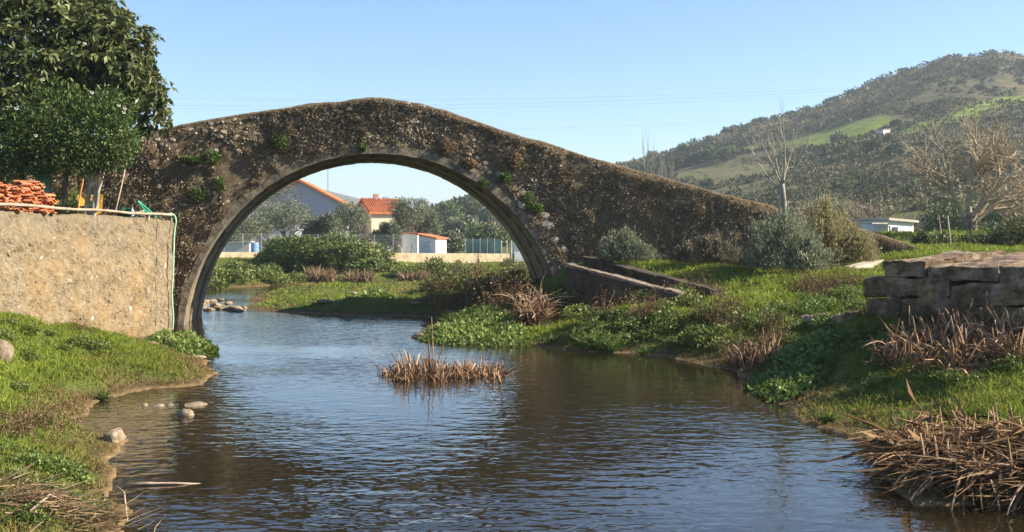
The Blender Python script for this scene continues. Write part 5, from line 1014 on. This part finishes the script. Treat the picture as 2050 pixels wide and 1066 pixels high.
scatter('w', [(20, 650), (60, 665), (10, 680), (100, 670), (130, 700), (60, 720), (200, 700), (160, 690), (40, 780)], 'low green weed clump on the left bank below the garden wall', 'weeds on the left bank', (.25, .45))
scatter('d', [(40, 850), (80, 840), (60, 870), (20, 880), (110, 860), (130, 900), (90, 900), (160, 660), (200, 668), (240, 668), (180, 665)], 'dry brown stems on the left bank', 'dry stems on the left bank', (.35, .6))
scatter('w', [(420, 560), (450, 555), (480, 565), (520, 560), (540, 550), (430, 580), (560, 570), (400, 545), (500, 545), (470, 540), (590, 565), (810, 553), (840, 550), (870, 545), (1020, 535), (1045, 545)], 'green weed clump on the far bank beyond the arch', 'weeds on the far bank', (.9, 1.6))
scatter('d', [(880, 590), (900, 570), (930, 560), (950, 580), (970, 600), (990, 570), (1010, 590), (1030, 600), (920, 600), (900, 620), (950, 620), (1000, 625), (1040, 620), (890, 635), (1030, 560), (960, 550), (870, 610)], 'brown dead weeds on the shaded bank under the arch', 'dead weeds under the arch', (1.0, 1.7))
scatter('w', [(900, 585), (940, 570), (980, 585), (1000, 560), (1040, 580), (920, 555), (870, 580)], 'olive green bushy weed on the bank under the arch', 'weeds on the bank under the arch', (1.0, 1.6))
for px, py, d_, n_, L_, lb in [(1190, 700, 0, 240, .42, 'dark sedge tuft hanging over the water below the channel walls'), (1228, 703, 0, 160, .36, 'smaller sedge tuft just right of the dark one at the water'), (905, 648, 0, 120, .4, 'left tuft of tall grass behind the cress under the arch'), (975, 645, 0, 120, .38, 'right tuft of tall grass behind the cress under the arch'),
                               (1100, 690, 0, 130, .3, 'low sedge tuft at the right end of the cress bed'), (1290, 712, 0, 110, .26, 'short sedge tuft on the waterline below the green weeds'), (1660, 845, 0, 120, .16, 'little grass tuft on the muddy right bank corner'), (205, 800, 0, 110, .16, 'little grass tuft at the edge of the sandy shallows')]:
    q = hit(px, py, 6); q.z = max(q.z, 0); plant('sedge_tuft', tuft('sedge_tuft', n_, L_, .012, px, .75, .8, .55), M_FERN, q, lb, 'grass')
# dead grass heap in the near left corner
n = 900; q = hit(95, 1020, 5); rr_ = np.random.default_rng(3); P = rr_.normal(size=(n, 3))*np.array([.24, .2, .02]) + np.array(q); P[:, 2] = height(P[:, 0], P[:, 1]) + rr_.random(n)*.12
D = rr_.normal(size=(n, 3))*np.array([1, .8, .25]) + np.array([.3, -.4, .1])
D[:, 2] = np.clip(D[:, 2], -.2, .3*np.hypot(D[:, 0], D[:, 1]))
tag(obj('dead_grass_heap', blade_mesh('dead_grass_heap', P, D, rr_.uniform(.1, .32, n), rr_.uniform(.004, .01, n), np.clip(rr_.normal(size=n)*.2+.75, 0, 1), 5, .45), M_DRY), 'matted heap of straw-coloured dead grass in the near left corner', 'dead grass')
for px0, py0, px1, py1, lb in [(60, 1055, 125, 1025, 'thick pale twig lying on the dead grass heap'), (232, 1000, 255, 1066, 'curved pale reed leaning over the bank at lower left')]:
    a = hit(px0, py0, 5); b_ = hit(px1, py1, 5); tag(MB().tube([a+Vector((0, 0, .1)), a.lerp(b_, .5)+Vector((.02, 0, .16)), b_+Vector((0, 0, .08))], [.008, .009, .005], 6).build('pale_twig', M_WOOD, smooth=True), lb, 'twig')

# ------------------------------------------------------------------ grass
M_GRASS = foliage('grass_blade', [(.15, .1, .045), (.16, .14, .045), (.115, .13, .022), (.12, .155, .02), (.15, .19, .026), (.2, .235, .04)], .35, .6, spec=.2, gain=1.55)
def grass(name, label, n, pxr, dr, seed, hgt, wid, xr=None, dry=0.0, test=None):
    r = np.random.default_rng(seed); a = np.arctan((r.uniform(*pxr, n)-1025)/FPX); d = dr[0] + (dr[1]-dr[0])*r.random(n)**.8; x = np.tan(a)*d; y = d
    s = shore(x, y); k = s > .06
    k &= ~((x < wall_x(y)+.08) & (y < 27) & (x < 0)); k &= test(x, y) if test else True
    x, y, s = x[k], y[k], s[k]; z = height(x, y); m_ = len(x)
    pat = fbm(x*.8, y*.8, 0, seed, 4); fine = fbm(x*5, y*5, 0, seed+3, 2); k = r.random(m_) < .35 + 1.2*fine
    x, y, z, s, pat, fine = x[k], y[k], z[k], s[k], pat[k], fine[k]; m_ = len(x)
    L = hgt*(.35 + .9*fine + .7*(pat-.5))*r.uniform(.6, 1.4, m_)*(.5+.5*sst(0, .6, s)); D = np.stack([r.normal(size=m_)*.45, r.normal(size=m_)*.45, np.ones(m_)], -1)
    tn = .62 + (pat-.5)*1.1 + r.normal(size=m_)*.13 - .5*(1-sst(.05, .8, s)) - dry
    return tag(obj(name, blade_mesh(name, np.stack([x, y, z-.005], -1), D, np.maximum(L, .015), wid*np.sqrt(y/10)*r.uniform(.6, 1.3, m_), np.clip(tn, 0, 1), seed, .8), M_GRASS), label, None, None, 'stuff')
grass('grass', 'short bright grass on the left bank', 150000, (-150, 470), (6.3, 24), 701, .085, .009)
grass('grass', 'grass on the right bank', 210000, (1040, 2250), (8, 30), 702, .11, .011, test=lambda x, y: (y < 25.8) | (x > 2.2))
grass('grass', 'grass on the island and far banks beyond the arch', 90000, (330, 1150), (29.5, 76), 703, .085, .022, dry=.2)
grass('grass', 'grass behind the bridge ramp and slabs', 50000, (1560, 2200), (28, 60), 704, .14, .02)

# ------------------------------------------------------------------ haze in the valley air
hz = MB().box(-5000, 5000, -4600, 4600, -3, 84); m = bpy.data.materials.new('valley_haze'); m.use_nodes = True; t = m.node_tree; t.nodes.remove(t.nodes['Principled BSDF'])
pv = t.nodes.new('ShaderNodeVolumePrincipled'); pv.inputs['Color'].default_value = (.78, .88, 1, 1); pv.inputs['Density'].default_value = .00042; pv.inputs['Anisotropy'].default_value = .2
t.links.new(pv.outputs[0], t.nodes['Material Output'].inputs['Volume'])
USE_HAZE = True
if USE_HAZE: hz.build('haze', m)['kind'] = 'stuff'
